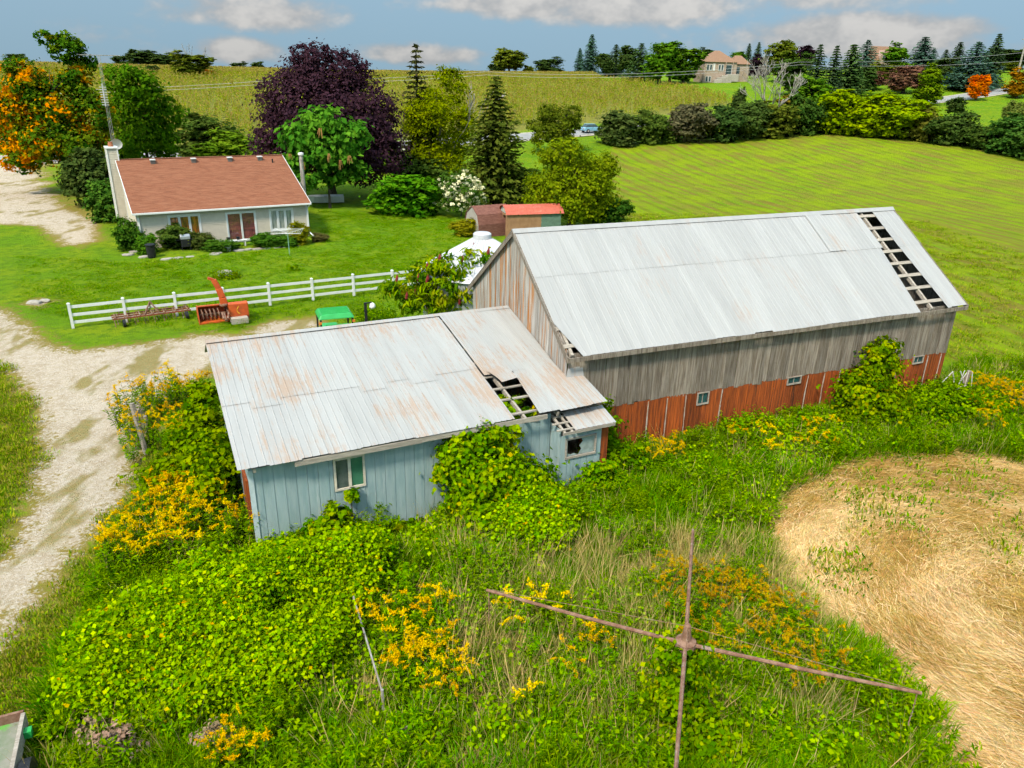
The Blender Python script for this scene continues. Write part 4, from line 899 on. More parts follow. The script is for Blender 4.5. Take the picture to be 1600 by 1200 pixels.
mb = MB(); mb.tube([(pa[0], pa[1], .75), (pb[0], pb[1], .72)], .022, 6); mb.tube([(pa[0], pa[1], 0), (pa[0], pa[1], .8)], .03, 6); mb.tube([(pb[0], pb[1], 0), (pb[0], pb[1], .8)], .03, 6); tag(mb.build('metal_rail', mat('dull_steel', (.42, .40, .38), (.3, .25, .2), 5, .5, metallic=.3)), 'thin grey metal rail lying in the front grass', 'rail')
o = MB().box(-.12, .12, -.02, .02, 0, .5).build('grey_board', GREYWOOD); o.location = G(628, 1165); o.rotation_euler = (.1, .1, .6); tag(o, 'short grey board standing at the end of the metal rail', 'board')
t_ = thing('dark_tarp', 'dark grey tarp on the ground beside the shed door', 'tarp', tuple(G(345, 775)), .4)
n = 14; V = [(-1.0+2.*i/n, -.55+1.1*j/n, .06+.05*math.sin(i*1.3+j*.8)+.05*random.random()) for j in range(n+1) for i in range(n+1)]
MB().add(V, [(j*(n+1)+i, j*(n+1)+i+1, (j+1)*(n+1)+i+1, (j+1)*(n+1)+i) for j in range(n) for i in range(n)]).build('sheet', mat('grey_tarp', (.07, .08, .10), (.1, .11, .12), 4, .5), t_, smooth=True)
# farm trailer corner at the lower left
p = G(-25, 1245); t_ = thing('farm_trailer', 'green and rust farm trailer at the lower left corner', 'trailer', (p[0]-.55, p[1]-.25, 0), .42)
MB().box(-1.2, 1.2, -1.0, 1.0, .55, .62).build('bed', mat('mossy_bed', (.16, .19, .12), (.24, .23, .19), 3, .9, third=((.10, .36, .04), .52)), t_)
MB().box(-1.22, 1.24, 1.0, 1.06, .5, .82).build('front_board', RUST, t_); MB().box(1.2, 1.27, -1.0, 1.0, .5, .8).build('side_board', PALEWOOD, t_); MB().box(-1.27, -1.2, -1.0, 1.0, .5, .8).build('side_board', PALEWOOD, t_)
MB().box(-.15, .15, 1.08, 1.5, .55, .95).build('lamp_box', mat('pale_green_paint', (.36, .5, .2), (.3, .42, .18), 4, .6), t_, bevel=.04); MB().tube([(-.3, 1.2, .9), (-.45, 1.25, 1.0)], .07, 8).build('knob', RUST, t_)
for s_ in (-1, 1): MB().tube([(s_*1.32, -.3, .38), (s_*1.5, -.3, .38)], .38, 18).build('wheel', BLACK, t_)
MB().box(1.27, 1.4, .55, .7, .55, .7).build('bracket', GREEN, t_)
# rocks and stump on the lawn
def rock(px, py, r, label, name='rock', cat='rock'):
    p = G(px, py); mb = MB(); n = 9; V = []
    for z, k in ((-.05, 1), (.10, .95), (.2, .55)):
        for j in range(n): a = 2*PI*j/n; q = r*k*random.uniform(.8, 1.15); V.append((q*math.cos(a), q*.65*math.sin(a), z*r*1.6))
    mb.add(V, [(i*n+j, i*n+(j+1) % n, (i+1)*n+(j+1) % n, (i+1)*n+j) for i in range(2) for j in range(n)]+[tuple(2*n+j for j in range(n))]); o = mb.build(name, STONE); o.location = p; tag(o, label, cat)
rock(54, 473, .42, 'larger pale flat rock in the lawn by the drive'); rock(70, 470, .3, 'smaller pale rock beside the flat one in the lawn')
rock(140, 995, .45, 'pale rock at the edge of the bramble mound'); 
p = G(352, 431); o = MB().tube([(0, 0, -.1), (0, 0, .22), (0, 0, .3)], [.55, .45, .42], 11).build('tree_stump', PALEWOOD); o.location = p; tag(o, 'low weedy tree stump in the middle of the lawn', 'stump')
# boat-like white hull under the broad-leaved tree
p = G(509, 318); t_ = thing('white_hull', 'low white boat hull lying under the broad-leaved tree', 'boat', (p[0], p[1]+.3, 0), .25)
mb = MB(); V = []; st = [(-1.75, .35), (-1.2, .62), (0, .72), (1.2, .7), (1.75, .62)]
for x, w in st: V += [(x, -w, .75), (x, -w*.75, .12), (x, w*.75, .12), (x, w, .75), (x, w*.9, .75), (x, w*.65, .3), (x, -w*.65, .3), (x, -w*.9, .75)]
mb.add(V, [(i*8+j, (i+1)*8+j, (i+1)*8+(j+1) % 8, i*8+(j+1) % 8) for i in range(4) for j in range(8)]+[tuple(range(8)), tuple(32+j for j in range(8))[::-1]]); mb.build('hull', WHITE, t_)
MB().box(-.2, .1, -.6, .6, .55, .62).build('seat', BLACK, t_)
# utility pole by the house with guy wires
p = np.array(hp(13.6, 5.2)); t_ = thing('utility_pole', 'short pale utility pole beside the right end of house roof', 'pole', (p[0], p[1], 0)); h_ = height_to(p, 243)
MB().tube([(0, 0, 0), (0, 0, h_)], [.2, .16], 10).build('shaft', PALE_BARK, t_); MB().lathe([(.2, h_), (.24, h_+.05), (.24, h_+.2), (.1, h_+.25)], 12).build('cap', VINYL, t_)
for dx in (-2.2, -1.7): MB().tube([(0, 0, h_-2.), (dx, -1.5, 1.2)], .025, 4).build('guy_wire', CONCRETE, t_)
# antenna mast behind the house
p = np.array(hp(.4, 16.2)); t_ = thing('antenna_mast', 'tall lattice antenna mast with satellite dish left of chimney', 'antenna', tuple(p)); h_ = 13.2
for k in range(3): a = 2*PI*k/3; MB().tube([(.18*math.cos(a), .18*math.sin(a), 0), (.1*math.cos(a), .1*math.sin(a), h_)], .014, 5).build('mast_leg', CONCRETE, t_)
mb = MB()
for i in range(34):
    z = i*h_/34; a = 2*PI*(i % 3)/3; c_ = a+2*PI/3; r = .18-.08*i/34; mb.tube([(r*math.cos(a), r*math.sin(a), z), (r*math.cos(c_), r*math.sin(c_), z+h_/34)], .008, 3)
mb.build('lattice', CONCRETE, t_)
mb = MB(); mb.tube([(-1.6, 0, h_), (1.6, .4, h_)], .03, 5)
for i in range(9): x = -1.5+.37*i; mb.tube([(x, -.6+.04*i, h_+.02), (x, .7-.04*i, h_+.02)], .014, 3)
mb.build('aerial', CONCRETE, t_)
mb = MB(); 
for i in range(8): mb.box(-.3, .3, -.22, -.20, h_-3.9+.2*i, h_-3.85+.2*i)
mb.box(-.04, .04, -.25, -.19, h_-4, h_-2.2); mb.build('panel_aerial', mat('aerial_grey', (.45, .46, .47), (.38, .39, .4), 3, .5), t_)
mb = MB(); n = 18; V = [(0, 0, 0)]
for r, dpt in ((.3, .03), (.48, .1)):
    for j in range(n): a = 2*PI*j/n; V.append((r*math.cos(a), -dpt, r*math.sin(a)))
mb.add(V, [(0, 1+j, 1+(j+1) % n) for j in range(n)]+[(1+j, 1+n+j, 1+n+(j+1) % n, 1+(j+1) % n) for j in range(n)]); o = mb.build('dish', VINYL, t_); o.location = (.45, -.4, 6.2); o.rotation_euler = (.35, 0, .4)
MB().bar((.1, 0, 6.0), (.45, -.38, 6.2), .05).build('dish_arm', CONCRETE, t_)
# ------------------------------------------------------------------ car on the road
p = G(917, 206); CP = urd*(p[:2]@urd)+nrd*(ROAD-1.2)
t_ = thing('car', 'light blue car driving on the road behind shrubs', 'car', (CP[0], CP[1], float(terr(*CP))+.1), math.atan2(urd[1], urd[0]))
CARP = mat('light_blue_paint', (.22, .45, .60), (.2, .42, .57), 2, .25, spec=.6)
mb = MB(); V = []; pr = [(-2.15, .35), (-2.2, .75), (-1.9, .92), (1.0, .95), (2.0, .78), (2.15, .45), (2.1, .3)]
mb.prism(pr, -.85, .85); mb.build('body', CARP, t_, bevel=.08)
cb = MB(); cb.add([(-1.85, -.78, .92), (1.0, -.78, .95), (1.0, .78, .95), (-1.85, .78, .92), (-1.35, -.6, 1.45), (.3, -.6, 1.47), (.3, .6, 1.47), (-1.35, .6, 1.45)], [(4, 5, 6, 7), (0, 1, 5, 4), (1, 2, 6, 5), (2, 3, 7, 6), (3, 0, 4, 7)]); cb.build('cabin_glass', GLASS, t_)
MB().box(-1.38, .32, -.62, .62, 1.45, 1.5).build('roof', CARP, t_, bevel=.03)
for x in (-1.35, 1.35):
    for y in (-.8, .8): w_ = MB().tube([(x, y-.11, .32), (x, y+.11, .32)], .32, 18).build('wheel', BLACK, t_); MB().tube([(x, y-.115, .32), (x, y+.115, .32)], .19, 12).build('rim', CONCRETE, w_)
for y in (-.6, .6): MB().box(2.08, 2.17, y-.18, y+.18, .58, .72).build('headlight', VINYL, t_); MB().box(-2.22, -2.16, y-.15, y+.15, .62, .78).build('tail_light', mat('red_lens', (.4, .02, .02), (.35, .02, .02), 3, .3) if y < 0 else bpy.data.materials['red_lens'], t_)
# ------------------------------------------------------------------ trees and shrubs
def place(px, py):
    if isinstance(py, tuple):                       # on the skyline: stands at a given distance
        d = ray(px, 100); d = d[:2]/np.linalg.norm(d[:2])*py[0]; p = np.array([d[0], d[1], float(terr(*d))])
    else: p = G(px, py)
    return p, depth(p)/F
def tree(px, py, top, wpx, label, lobes, n, leaf, col, name='tree', cat='tree', m=None, trunk_r=.22, hue=None, branches=7, droop=0., bark=BARK, group=None, upw=.55, clump=.2, shell=.5, trunk_h=.62, per=26):
    """lobes in fractions: x,y of half width, z of height"""
    p, s = place(px, py); h = height_to(p, top); w = wpx*s/2
    t_ = thing(name, label, cat, tuple(p), 0, group)
    zt = max(l[2]+l[4]*1.02 for l in lobes); xt = max(abs(l[0])+l[3]*.95 for l in lobes)
    L = [((x*w/xt, y*w/xt, z*h/zt), (rx*w/xt, rx*w/xt*.9, rz*h/zt)) for x, y, z, rx, rz in lobes]
    o = link('crown', crown_mesh('crown', L, int(n*1.45), leaf*1.3, clump, shell, .05, upw, hue=hue, droop=droop, per=per), m or LEAF, t_); o.color = (*col, 1)
    random.seed(int(px*7)); link('trunk', trunk_mesh(h*trunk_h, trunk_r, (random.gauss(0, .2), 0), 8, branches, w*.45), bark, t_)
    return t_, h, w
def blob(seed, k=9, zlo=.35, zhi=.9, flat=1.):
    r = random.Random(seed); L = [(0, 0, (zlo+zhi)/2, .62, (zhi-zlo)*.5)]
    for i in range(k):
        a = 2*PI*i/k+r.random(); z = r.uniform(zlo, zhi); q = .62*math.sqrt(max(.15, 1-((z-(zlo+zhi)/2)/((zhi-zlo)*.62))**2)); L.append((q*math.cos(a), q*math.sin(a), z, r.uniform(.26, .42), r.uniform(.10, .17)*flat))
    return L
MAPLE = leaf_mat('autumn_maple_leaf', [(0., (.05, .11, .010)), (.38, (.11, .15, .012)), (.52, (.22, .17, .012)), (.64, (.52, .21, .012)), (1., (.62, .19, .012))])
def maple_hue(P, Q):
    w = P[:, 0].max()-P[:, 0].min(); x = (P[:, 0]-P[:, 0].mean())/w; z = P[:, 2]/P[:, 2].max()
    return np.clip(.28+.8*(Q-.42)+(-x)*.6+np.where(z > .8, -.3, 0.)+.12*np.sin(P[:, 0]*1.7+P[:, 2]*1.3)+rng.normal(size=len(P))*.05, 0, 1)
ML = [(-.55, 0, .52, .42, .2), (-.85, .1, .35, .30, .13), (-.3, -.2, .70, .34, .13), (.05, 0, .55, .45, .2), (.35, .1, .72, .27, .10), (.32, .1, .9, .27, .08), (.5, .2, .82, .2, .05), (.62, 0, .5, .32, .16), (-.1, -.3, .33, .42, .12), (.45, -.2, .3, .36, .12), (-.62, -.2, .22, .3, .08), (.1, 0, .96, .16, .04), (.2, .1, .16, .35, .1)]
tree(112, 303, 46, 205, 'tall maple turning orange on its left side beside the drive', ML, 17000, .30, (.1, .15, .01), 'maple_tree', m=MAPLE, trunk_r=.35, hue=maple_hue, branches=9, shell=.35)
tree(236, 285, 97, 118, 'dense green maple behind the chimney end of house', blob(3, 10, .25, .88), 10000, .30, (.07, .155, .012), 'maple_tree', trunk_r=.25)
tree(520, 308, 64, 226, 'large dark purple maple behind the house', [(0, 0, .5, .78, .36), (0, 0, .78, .5, .2), (-.3, 0, .62, .55, .22), (.35, 0, .6, .55, .22), (-.45, -.1, .34, .5, .2), (.5, -.1, .3, .5, .2), (.1, -.4, .4, .5, .25), (-.12, -.1, .9, .26, .1), (.25, .1, .82, .3, .12), (.6, 0, .42, .36, .14), (-.62, 0, .46, .32, .13)], 30000, .27, (.05, .024, .034), 'maple_tree', trunk_r=.4, shell=.55, clump=.13)
tree(515, 325, 172, 138, 'broad-leaved bright green tree with hanging brown pods', [(-.45, 0, .72, .45, .16), (.45, 0, .72, .45, .17), (0, 0, .86, .42, .13), (-.6, -.1, .48, .35, .12), (.5, -.1, .45, .35, .12), (0, -.2, .6, .4, .15), (.1, 0, .36, .3, .1), (-.35, -.2, .30, .32, .10)], 3300, .46, (.085, .22, .025), 'broadleaf_tree', trunk_r=.13, upw=.3, droop=.7, clump=.22)
tree(687, 292, 102, 112, 'yellow-green feathery birch between the two spruces', blob(8, 10, .18, .82)+[(.2, 0, .88, .3, .09), (0, 0, .22, .7, .18), (-.35, 0, .5, .4, .15)], 14000, .22, (.17, .21, .012), 'birch_tree', trunk_r=.18, bark=PALE_BARK, clump=.22)
tree(867, 238, 160, 90, 'round olive green tree before the road, behind the apple tree', blob(9, 9, .2, .85), 6500, .26, (.10, .13, .014), 'small_tree', trunk_r=.2)
tree(893, 356, 212, 152, 'wide spreading apple tree with olive leaves behind the red-roofed shed', blob(12, 13, .25, .86, 1.2)+[(-.65, 0, .35, .35, .15), (.6, -.1, .3, .35, .15), (0, -.4, .3, .5, .18)], 16000, .19, (.15, .20, .014), 'apple_tree', trunk_r=.24, clump=.17)
tree(958, 360, 312, 62, 'small green bush right of the apple tree', blob(13, 7, .1, .8), 2800, .18, (.045, .11, .015), 'bush', 'bush', trunk_r=.05, branches=3)
pod = mat('brown_pod', (.42, .22, .06), (.3, .15, .05), 6, .8); cat_t = [o for o in bpy.data.objects if o.name.startswith('broadleaf_tree')][0]
for (x, y, z) in ((-1.6, -2.6, 4.6), (.4, -2.9, 7.6), (1.9, -2.5, 4.8), (2.7, -2.3, 5.2), (-2.9, -1.8, 5.2), (1.0, -2.9, 5.4)):
    mb = MB()
    for k in range(9): a = random.gauss(0, .14), random.gauss(0, .14); mb.tube([(x+a[0]*.5, y+a[1]*.5, z), (x+a[0], y+a[1], z-random.uniform(.4, .9))], [.03, .02], 4)
    mb.build('pod_cluster', pod, cat_t)
# conifers
CON = [conifer_mesh('conifer_crown', 10, 2.5, 26, .62, 1.5, .25), conifer_mesh('conifer_crown', 10, 2.0, 28, .60, 1.5, .35), conifer_mesh('conifer_crown', 10, 3.0, 24, .66, 1.5, .18)]
tk = MB().tube([(0, 0, -.2), (0, 0, 5), (0, 0, 9.6)], [.2, .13, .03], 7).mesh('trunk')
def conifer(px, py, top, wpx, label, col, v=0, mesh=None, group=None, rz=None, name='spruce_tree'):
    p, s = place(px, py); h = height_to(p, top); me = mesh or CON[v]; t_ = thing(name, label, 'tree', tuple(p), random.uniform(0, 6) if rz is None else rz, group)
    r0 = max(1., np.abs(np.array([v_.co.x for v_ in me.vertices][::37])).max()); k = wpx*1.35*s/2/r0
    t_.scale = (k*random.uniform(.88, 1.15), k*random.uniform(.88, 1.15), h/10); t_.rotation_euler[0] = random.gauss(0, .02); o = link('crown', me, LEAF, t_); o.color = (*col, 1); link('trunk', tk, BARK, t_); return t_
conifer(772, 314, 120, 112, 'dark olive spruce right of the feathery birch', (.085, .11, .018), mesh=conifer_mesh('conifer_crown', 10, 2.7, 34, .50, 1.6, .35, gap=.05))
conifer(655, 290, 70, 62, 'tall spruce with thin brown top left of the birch', (.055, .058, .018), mesh=conifer_mesh('sparse_conifer_crown', 10, 1.9, 28, .45, 1.15, .12, gap=.15))
BIGC = [((.065, .125, .085), 'blue-green'), ((.05, .085, .035), 'dark green'), ((.07, .125, .035), 'mid green')]
for px, py, top, w, c_, v, l in [
    (905, 118, 62, 17, 0, 1, 'slim dark spruce left of the paired tall spruces on the crest'), (921, 119, 54, 25, 0, 1, 'tall blue-green spruce of the crest pair, right of the slim one'),
    (960, 120, 70, 36, 1, 0, 'dark spruce first in the clump left of the tan-roofed house'), (998, 127, 68, 42, 2, 0, 'bushy spruce in front of the clump left of the tan house'),
    (1166, 110, 68, 14, 1, 1, 'small dark spruce just right of the tan house roof'), (1180, 112, 66, 16, 1, 1, 'second small dark spruce right of the tan house roof'),
    (1266, 176, 70, 44, 1, 0, 'olive spruce behind the dead grey tree'), (1292, 176, 72, 46, 1, 0, 'dark spruce left of the brown hedge maple'), (1318, 172, 70, 44, 2, 1, 'brownish spruce standing before the second house'),
    (1345, 130, 63, 46, 0, 2, 'broad blue spruce left of the dormer house'), (1432, 128, 58, 44, 0, 1, 'tall blue spruce right of the dormer house'), (1450, 126, 76, 30, 0, 0, 'shorter blue spruce beside the tall one'),
    (1468, 130, 78, 32, 1, 0, 'dark spruce behind the yellow-green young tree'), (1487, 130, 66, 30, 1, 1, 'dark narrow spruce left of the big blue spruce'), (1512, 140, 66, 62, 0, 2, 'big wide blue spruce behind the orange young maple'), (1543, 136, 53, 30, 1, 1, 'tallest dark spruce near the right edge')]:
    conifer(px, py, top, w, l, BIGC[c_][0], v, group=None)
# deciduous trees far off share a few crowns
def crown_var(seed, n, leaf, zlo, zhi, k=9): 
    L = [((x*2.6, y*2.6, z*10), (rx*2.6, rx*2.6, rz*10)) for x, y, z, rx, rz in blob(seed, k, zlo, zhi)]
    return crown_mesh('crown', L, n, leaf, .2, .5, .05)
DEC = [crown_var(21, 5600, .52, .2, .86), crown_var(22, 5600, .52, .12, .86), crown_var(23, 5600, .52, .25, .88, 11)]
SHR = [crown_mesh('foliage', [((x*2.6, y*2.6, z*6), (rx*2.6, rx*2.6, rz*7)) for x, y, z, rx, rz in blob(s_, 10, .05, .8)], 6500, .40, .22, .5, .02) for s_ in (31, 32, 33)]
tk2 = trunk_mesh(6, .22, (0, 0), 7, 5, 1.5)
EXT = {}
for me in DEC+SHR:
    co = np.empty(len(me.vertices)*3, np.float32); me.vertices.foreach_get('co', co); co = co.reshape(-1, 3); EXT[me.name] = (float(np.percentile(np.abs(co[:, :2]), 98.5)), float(np.percentile(co[:, 2], 99.7)))
def far_tree(px, py, top, w, label, col, v=0, cat='tree', name='tree', shrub=False, group=None):
    p, s = place(px, py); h = height_to(p, top); t_ = thing(name, label, cat, tuple(p), random.uniform(0, 6), group); me = (SHR if shrub else DEC)[v % 3]; ext = EXT[me.name]; k = w*1.1*s/2/ext[0]
    t_.scale = (k, k, h/ext[1]); o = link('foliage' if shrub else 'crown', me, LEAF, t_); o.color = (*(min(1, c_*(1.3 if shrub else 1)) for c_ in col), 1)
    if not shrub: link('trunk', tk2, BARK, t_)
    return t_
GR, OL, BR, YG, DK, RB, OR, PU = (.085, .18, .016), (.12, .15, .018), (.11, .07, .035), (.17, .22, .014), (.055, .09, .022), (.19, .10, .065), (.65, .17, .018), (.04, .022, .032)
for a in [
    (1030, 131, 66, 46, 'leafy green tree beside the clump left of the tan house', GR, 0), (1068, 130, 68, 44, 'light green tree nearest the tan house on its left', (.09, .17, .016), 1), (980, 122, 72, 30, 'dark rounded tree between the clump spruces', DK, 2),
    (1102, 100, 74, 24, 'small dark tree behind the tan house roof', DK, 1), (1147, 114, 81, 26, 'round green tree in front of the tan house wing', GR, 0),
    (1215, 128, 63, 44, 'tall round olive tree behind the dead grey tree', OL, 2), (1184, 122, 85, 30, 'dark purple tree right of the tan house', PU, 1), (1248, 122, 72, 34, 'dark purple-black tree among the spruces', PU, 0),
    (1393, 130, 67, 42, 'dense green maple covering the right of the dormer house', GR, 1), (1411, 146, 102, 46, 'round reddish-brown young tree on the lawn', RB, 0), (1350, 140, 112, 48, 'low brown hedge maple left of the round brown tree', RB, 2),
    (1447, 164, 100, 36, 'upright yellow-green young tree before the side drive', (.13, .20, .014), 1), (1524, 157, 117, 27, 'small bright orange maple on the right lawn', OR, 0), (1588, 153, 107, 34, 'young orange-green maple at the right edge', (.30, .15, .02), 1),
    (1490, 185, 152, 26, 'small dark tree standing above the right hedge', DK, 2), (1232, 196, 150, 50, 'yellow-brown tree in the hedge beside the dead tree', (.16, .13, .02), 1), (1262, 185, 118, 44, 'green tree in the hedge right of the dead tree', GR, 2),
    (1570, 100, 76, 60, 'loose row tree at the far right skyline', DK, 2), (1580, 112, 96, 26, 'low olive bush under the far right skyline trees', OL, 1),
    (795, (335,), 76, 44, 'lone spreading tree on the skyline beyond the corn', OL, 2), (777, (335,), 100, 24, 'low dark bush left of the lone skyline tree', DK, 0), (858, (340,), 89, 40, 'round bush on the skyline right of the lone tree', DK, 1), (826, (335,), 102, 14, 'tiny bush between the skyline tree and round bush', OL, 2),
    (300, 121, 80, 52, 'wide scrubby willow standing in the far corn', OL, 1), (240, 119, 102, 18, 'small dark bush in the far field left of the willow', DK, 0), (326, 120, 109, 14, 'tiny orange bush right of the far willow', OR, 2), (280, (350,), 83, 40, 'round tree on the skyline behind the willow', DK, 1), (225, (350,), 78, 40, 'skyline tree between the two left maples', DK, 0), (252, (345,), 85, 34, 'lower skyline tree left of the willow', DK, 2), (195, (345,), 84, 28, 'skyline bush just right of the orange maple', DK, 1),
    (25, (345,), 84, 30, 'skyline bush at the left edge', DK, 0), (375, (350,), 96, 22, 'low bush on the skyline right of the willow', DK, 1), (402, (350,), 96, 16, 'smallest skyline bush before the purple maple', DK, 2)]:
    far_tree(*a)
# shrubs and hedges
for a in [
    (1045, 128, 74, 44, 'green tree between the leafy trees left of the tan house', (.07, .15, .016), 2), (945, 120, 84, 26, 'low dark tree left end of the clump on the crest', DK, 0), (1240, 150, 84, 50, 'dark green tree filling the gap behind the dead tree', (.06, .11, .02), 1),
    (1335, 150, 104, 50, 'dark green low tree before the broad blue spruce', (.05, .09, .02), 0), (1375, 132, 96, 36, 'olive tree between blue spruce and dormer house', OL, 1), (1470, 134, 92, 40, 'dark tree filling the row right of the dormer house', DK, 2), (1560, 106, 78, 40, 'open-crowned tree right of the tallest dark spruce', DK, 1), (1595, 104, 80, 40, 'open-crowned tree at the right end of the skyline', DK, 0)]:
    far_tree(*a)
sg = 'hedge along the hay field'
for a in [
    (330, 243, 178, 86, 'tangled dark shrub thicket behind the house roof', (.055, .085, .016), 0), (375, 268, 206, 100, 'feathery light green shrub behind the house roof', (.09, .15, .014), 1), (150, 322, 232, 72, 'dark shrub left of the house chimney', (.05, .075, .018), 2), (180, 345, 275, 58, 'green shrub against the chimney wall', (.05, .11, .016), 0),
    (205, 390, 340, 36, 'leafy green bush at the left house corner', (.05, .11, .014), 1), (232, 396, 366, 28, 'grassy clump between the house corner and bin', (.06, .14, .014), 0), (277, 388, 350, 46, 'arching shrub under the amber curtained window', (.055, .09, .016), 2), (312, 388, 362, 34, 'rose bush right of the barbecue', (.07, .09, .02), 1), (345, 390, 374, 44, 'low plants beside the bench', (.05, .11, .014), 0), (412, 386, 364, 34, 'low green plants right of the patio door', (.05, .12, .014), 2), (468, 382, 346, 30, 'yellow flowered tall plant under the right window', (.17, .17, .014), 1), (445, 384, 366, 40, 'green border plants under the right window', (.05, .12, .014), 0), (500, 378, 364, 22, 'brown and green clump at the right house corner', (.10, .09, .03), 1),
    (632, 334, 271, 92, 'large rounded bright green bush on the back lawn', (.06, .16, .012), 0), (664, 333, 284, 46, 'smaller bright green bush before the white hydrangea', (.065, .17, .012), 1),
    (727, 368, 342, 36, 'yellow flowering shrub left of the brown garden shed', (.18, .17, .014), 1), (762, 318, 278, 44, 'low mixed growth at the foot of the dark spruce', (.06, .08, .016), 2), (600, 268, 215, 46, 'green undergrowth right of the purple maple', (.075, .12, .014), 0), (655, 296, 245, 70, 'dark undergrowth below the birch', (.05, .085, .014), 2),
    (822, 312, 262, 40, 'shaded undergrowth between spruce and apple tree', (.05, .085, .014), 2), (935, 352, 300, 44, 'light green sapling right of the apple trunk', (.10, .17, .016), 1)]:
    far_tree(*a, cat='shrub', name='shrub', shrub=True)
for i, a in enumerate([
    (965, 226, 172, 58, 'grey-green shrub beside the light blue car', (.06, .085, .022), 0), (1012, 224, 172, 44, 'thin green hedge shrub second from the car', (.065, .10, .018), 1), (1078, 222, 162, 62, 'greyish twiggy hedge shrub before the corn', (.085, .08, .04), 2), (1045, 222, 186, 34, 'low hedge shrub in the gap before the twiggy one', (.06, .10, .016), 0),
    (1128, 220, 165, 52, 'dark green hedge shrub left of the dead tree', (.04, .075, .018), 1), (1166, 216, 158, 60, 'tall dark hedge shrub under the dead tree', (.05, .08, .018), 2), (1152, 180, 136, 18, 'small dark upright shrub at the corn corner', (.045, .07, .018), 0), (1205, 213, 158, 62, 'olive hedge shrub below the dead tree', (.09, .11, .016), 0), (1250, 210, 150, 48, 'dark hedge shrub right of the dead tree', (.04, .08, .014), 1),
    (1300, 208, 140, 74, 'bright yellow-green hedge shrub, leftmost of the big three', (.15, .21, .012), 0), (1352, 211, 146, 84, 'bright yellow-green hedge shrub, middle of the big three', (.16, .22, .012), 1), (1405, 216, 153, 80, 'bright yellow-green hedge shrub, rightmost of the big three', (.14, .20, .012), 2), (1440, 220, 165, 40, 'olive hedge shrub with red leaves at the yellow shrubs end', (.12, .12, .02), 0),
    (1487, 226, 176, 60, 'dark green hedge shrub under the small dark tree', (.045, .075, .016), 1), (1528, 232, 196, 46, 'low dark hedge shrub right of the dark one', (.05, .085, .016), 2), (1576, 240, 178, 60, 'dark green hedge shrub near the right edge', (.045, .10, .018), 0), (1612, 248, 196, 60, 'hedge shrub cut by the right edge', (.05, .10, .018), 1), (1578, 205, 158, 30, 'small pale conifer-like shrub above the right hedge', (.11, .14, .03), 2)]):
    far_tree(*a, cat='shrub', name='hedge_shrub', shrub=True, group=sg)
# white hydrangea
HYD = leaf_mat('hydrangea_leaf', [(0., (.06, .12, .014)), (.5, (.10, .16, .03)), (.62, (.66, .62, .38)), (1., (.74, .70, .48))])
tree(720, 338, 262, 84, 'rounded hydrangea covered in creamy white flowers', blob(41, 11, .12, .86), 6500, .16, (1, 1, 1), 'hydrangea', 'shrub', m=HYD, hue=lambda P, Q: np.where(Q > .62, .8+.2*rng.random(len(P)), .45*rng.random(len(P))), trunk_r=.06, branches=4, clump=.10, shell=.75)
# dead trees
def bare(px, py, top, label, r, level, kids, spread, m=PALE_BARK, n=3, sc=.42):
    p, s = place(px, py); h = height_to(p, top); t_ = thing('dead_tree', label, 'tree', tuple(p)); random.seed(int(px)); mb = MB()
    for k in range(n): limbs(mb, (random.gauss(0, .2), 0, -.1), (random.gauss(0, .28), random.gauss(0, .2), 1), h*sc, r, level, spread, 6, .1, kids, .03)
    mb.build('trunk', m, t_)
bare(1197, 205, 62, 'bare grey dead tree rising above the hedge', .30, 4, 3, .42, n=4, sc=.40)
bare(303, 119, 66, 'thin bare stems above the far willow', .12, 3, 2, .2, n=3, sc=.5)
bare(628, 262, 175, 'pale broken dead trunk right of the purple maple', .22, 1, 1, .4, n=2, sc=.75)
bare(690, 290, 84, 'bare grey twigs rising above the birch', .15, 4, 2, .22, n=2, sc=.45)
# sumac with red seed heads beside the barn gable
SUM = leaf_mat('sumac_leaf', [(0., (.06, .15, .012)), (.6, (.18, .26, .014)), (.8, (.20, .04, .02)), (1., (.25, .03, .02))])
p = G(668, 505); t_ = thing('sumac', 'sumac with drooping leaves and dark red seed heads beside gable', 'tree', (p[0]+1.15, p[1]-1.5, 0)); t_.scale = (1.25, 1.2, 1.2)
mb = MB()
for dx, dy in ((-1.2, .2), (-.3, .5), (.7, -.1), (1.4, .8), (-.6, -.6), (.3, -.7)):
    mb.tube([(dx*.4, dy*.4, -.1), (dx*.7, dy*.7, 1.2), (dx*1.1, dy*1.1, 2.4)], [.07, .055, .03], 6)
mb.build('trunk', BARK, t_)
SLB = [((-1.6, 0, 2.0), (.8, .8, .45)), ((-.7, .3, 2.5), (.8, .8, .45)), ((.3, 0, 2.9), (.9, .9, .4)), ((1.3, .6, 3.1), (.8, .8, .4)), ((0, -.6, 2.0), (1.0, .8, .5)), ((1., -.2, 2.2), (.9, .8, .5)), ((-1., -.5, 1.4), (.9, .7, .4)), ((.4, -.5, 1.2), (.9, .7, .5)), ((1.9, .8, 2.7), (.6, .6, .4))]
link('crown', crown_mesh('crown', SLB, 4200, .34, .26, .45, .05, .2, .3, hue=lambda P, Q: .65*np.clip(Q+rng.normal(size=len(P))*.15, 0, 1), droop=1.), SUM, t_)
for k in range(16):
    c_, r_ = SLB[k % 9]; a = random.random()*6.28; x, y, z = c_[0]+r_[0]*.7*math.cos(a), c_[1]+r_[1]*.7*math.sin(a), c_[2]+r_[2]*.7
    MB().tube([(x, y, z), (x+.02, y, z+.14), (x+.04, y, z+.3)], [.05, .065, .01], 6).build('seed_head', mat('sumac_red', (.16, .018, .02), (.25, .03, .025), 12, .9) if k == 0 else bpy.data.materials['sumac_red'], t_)
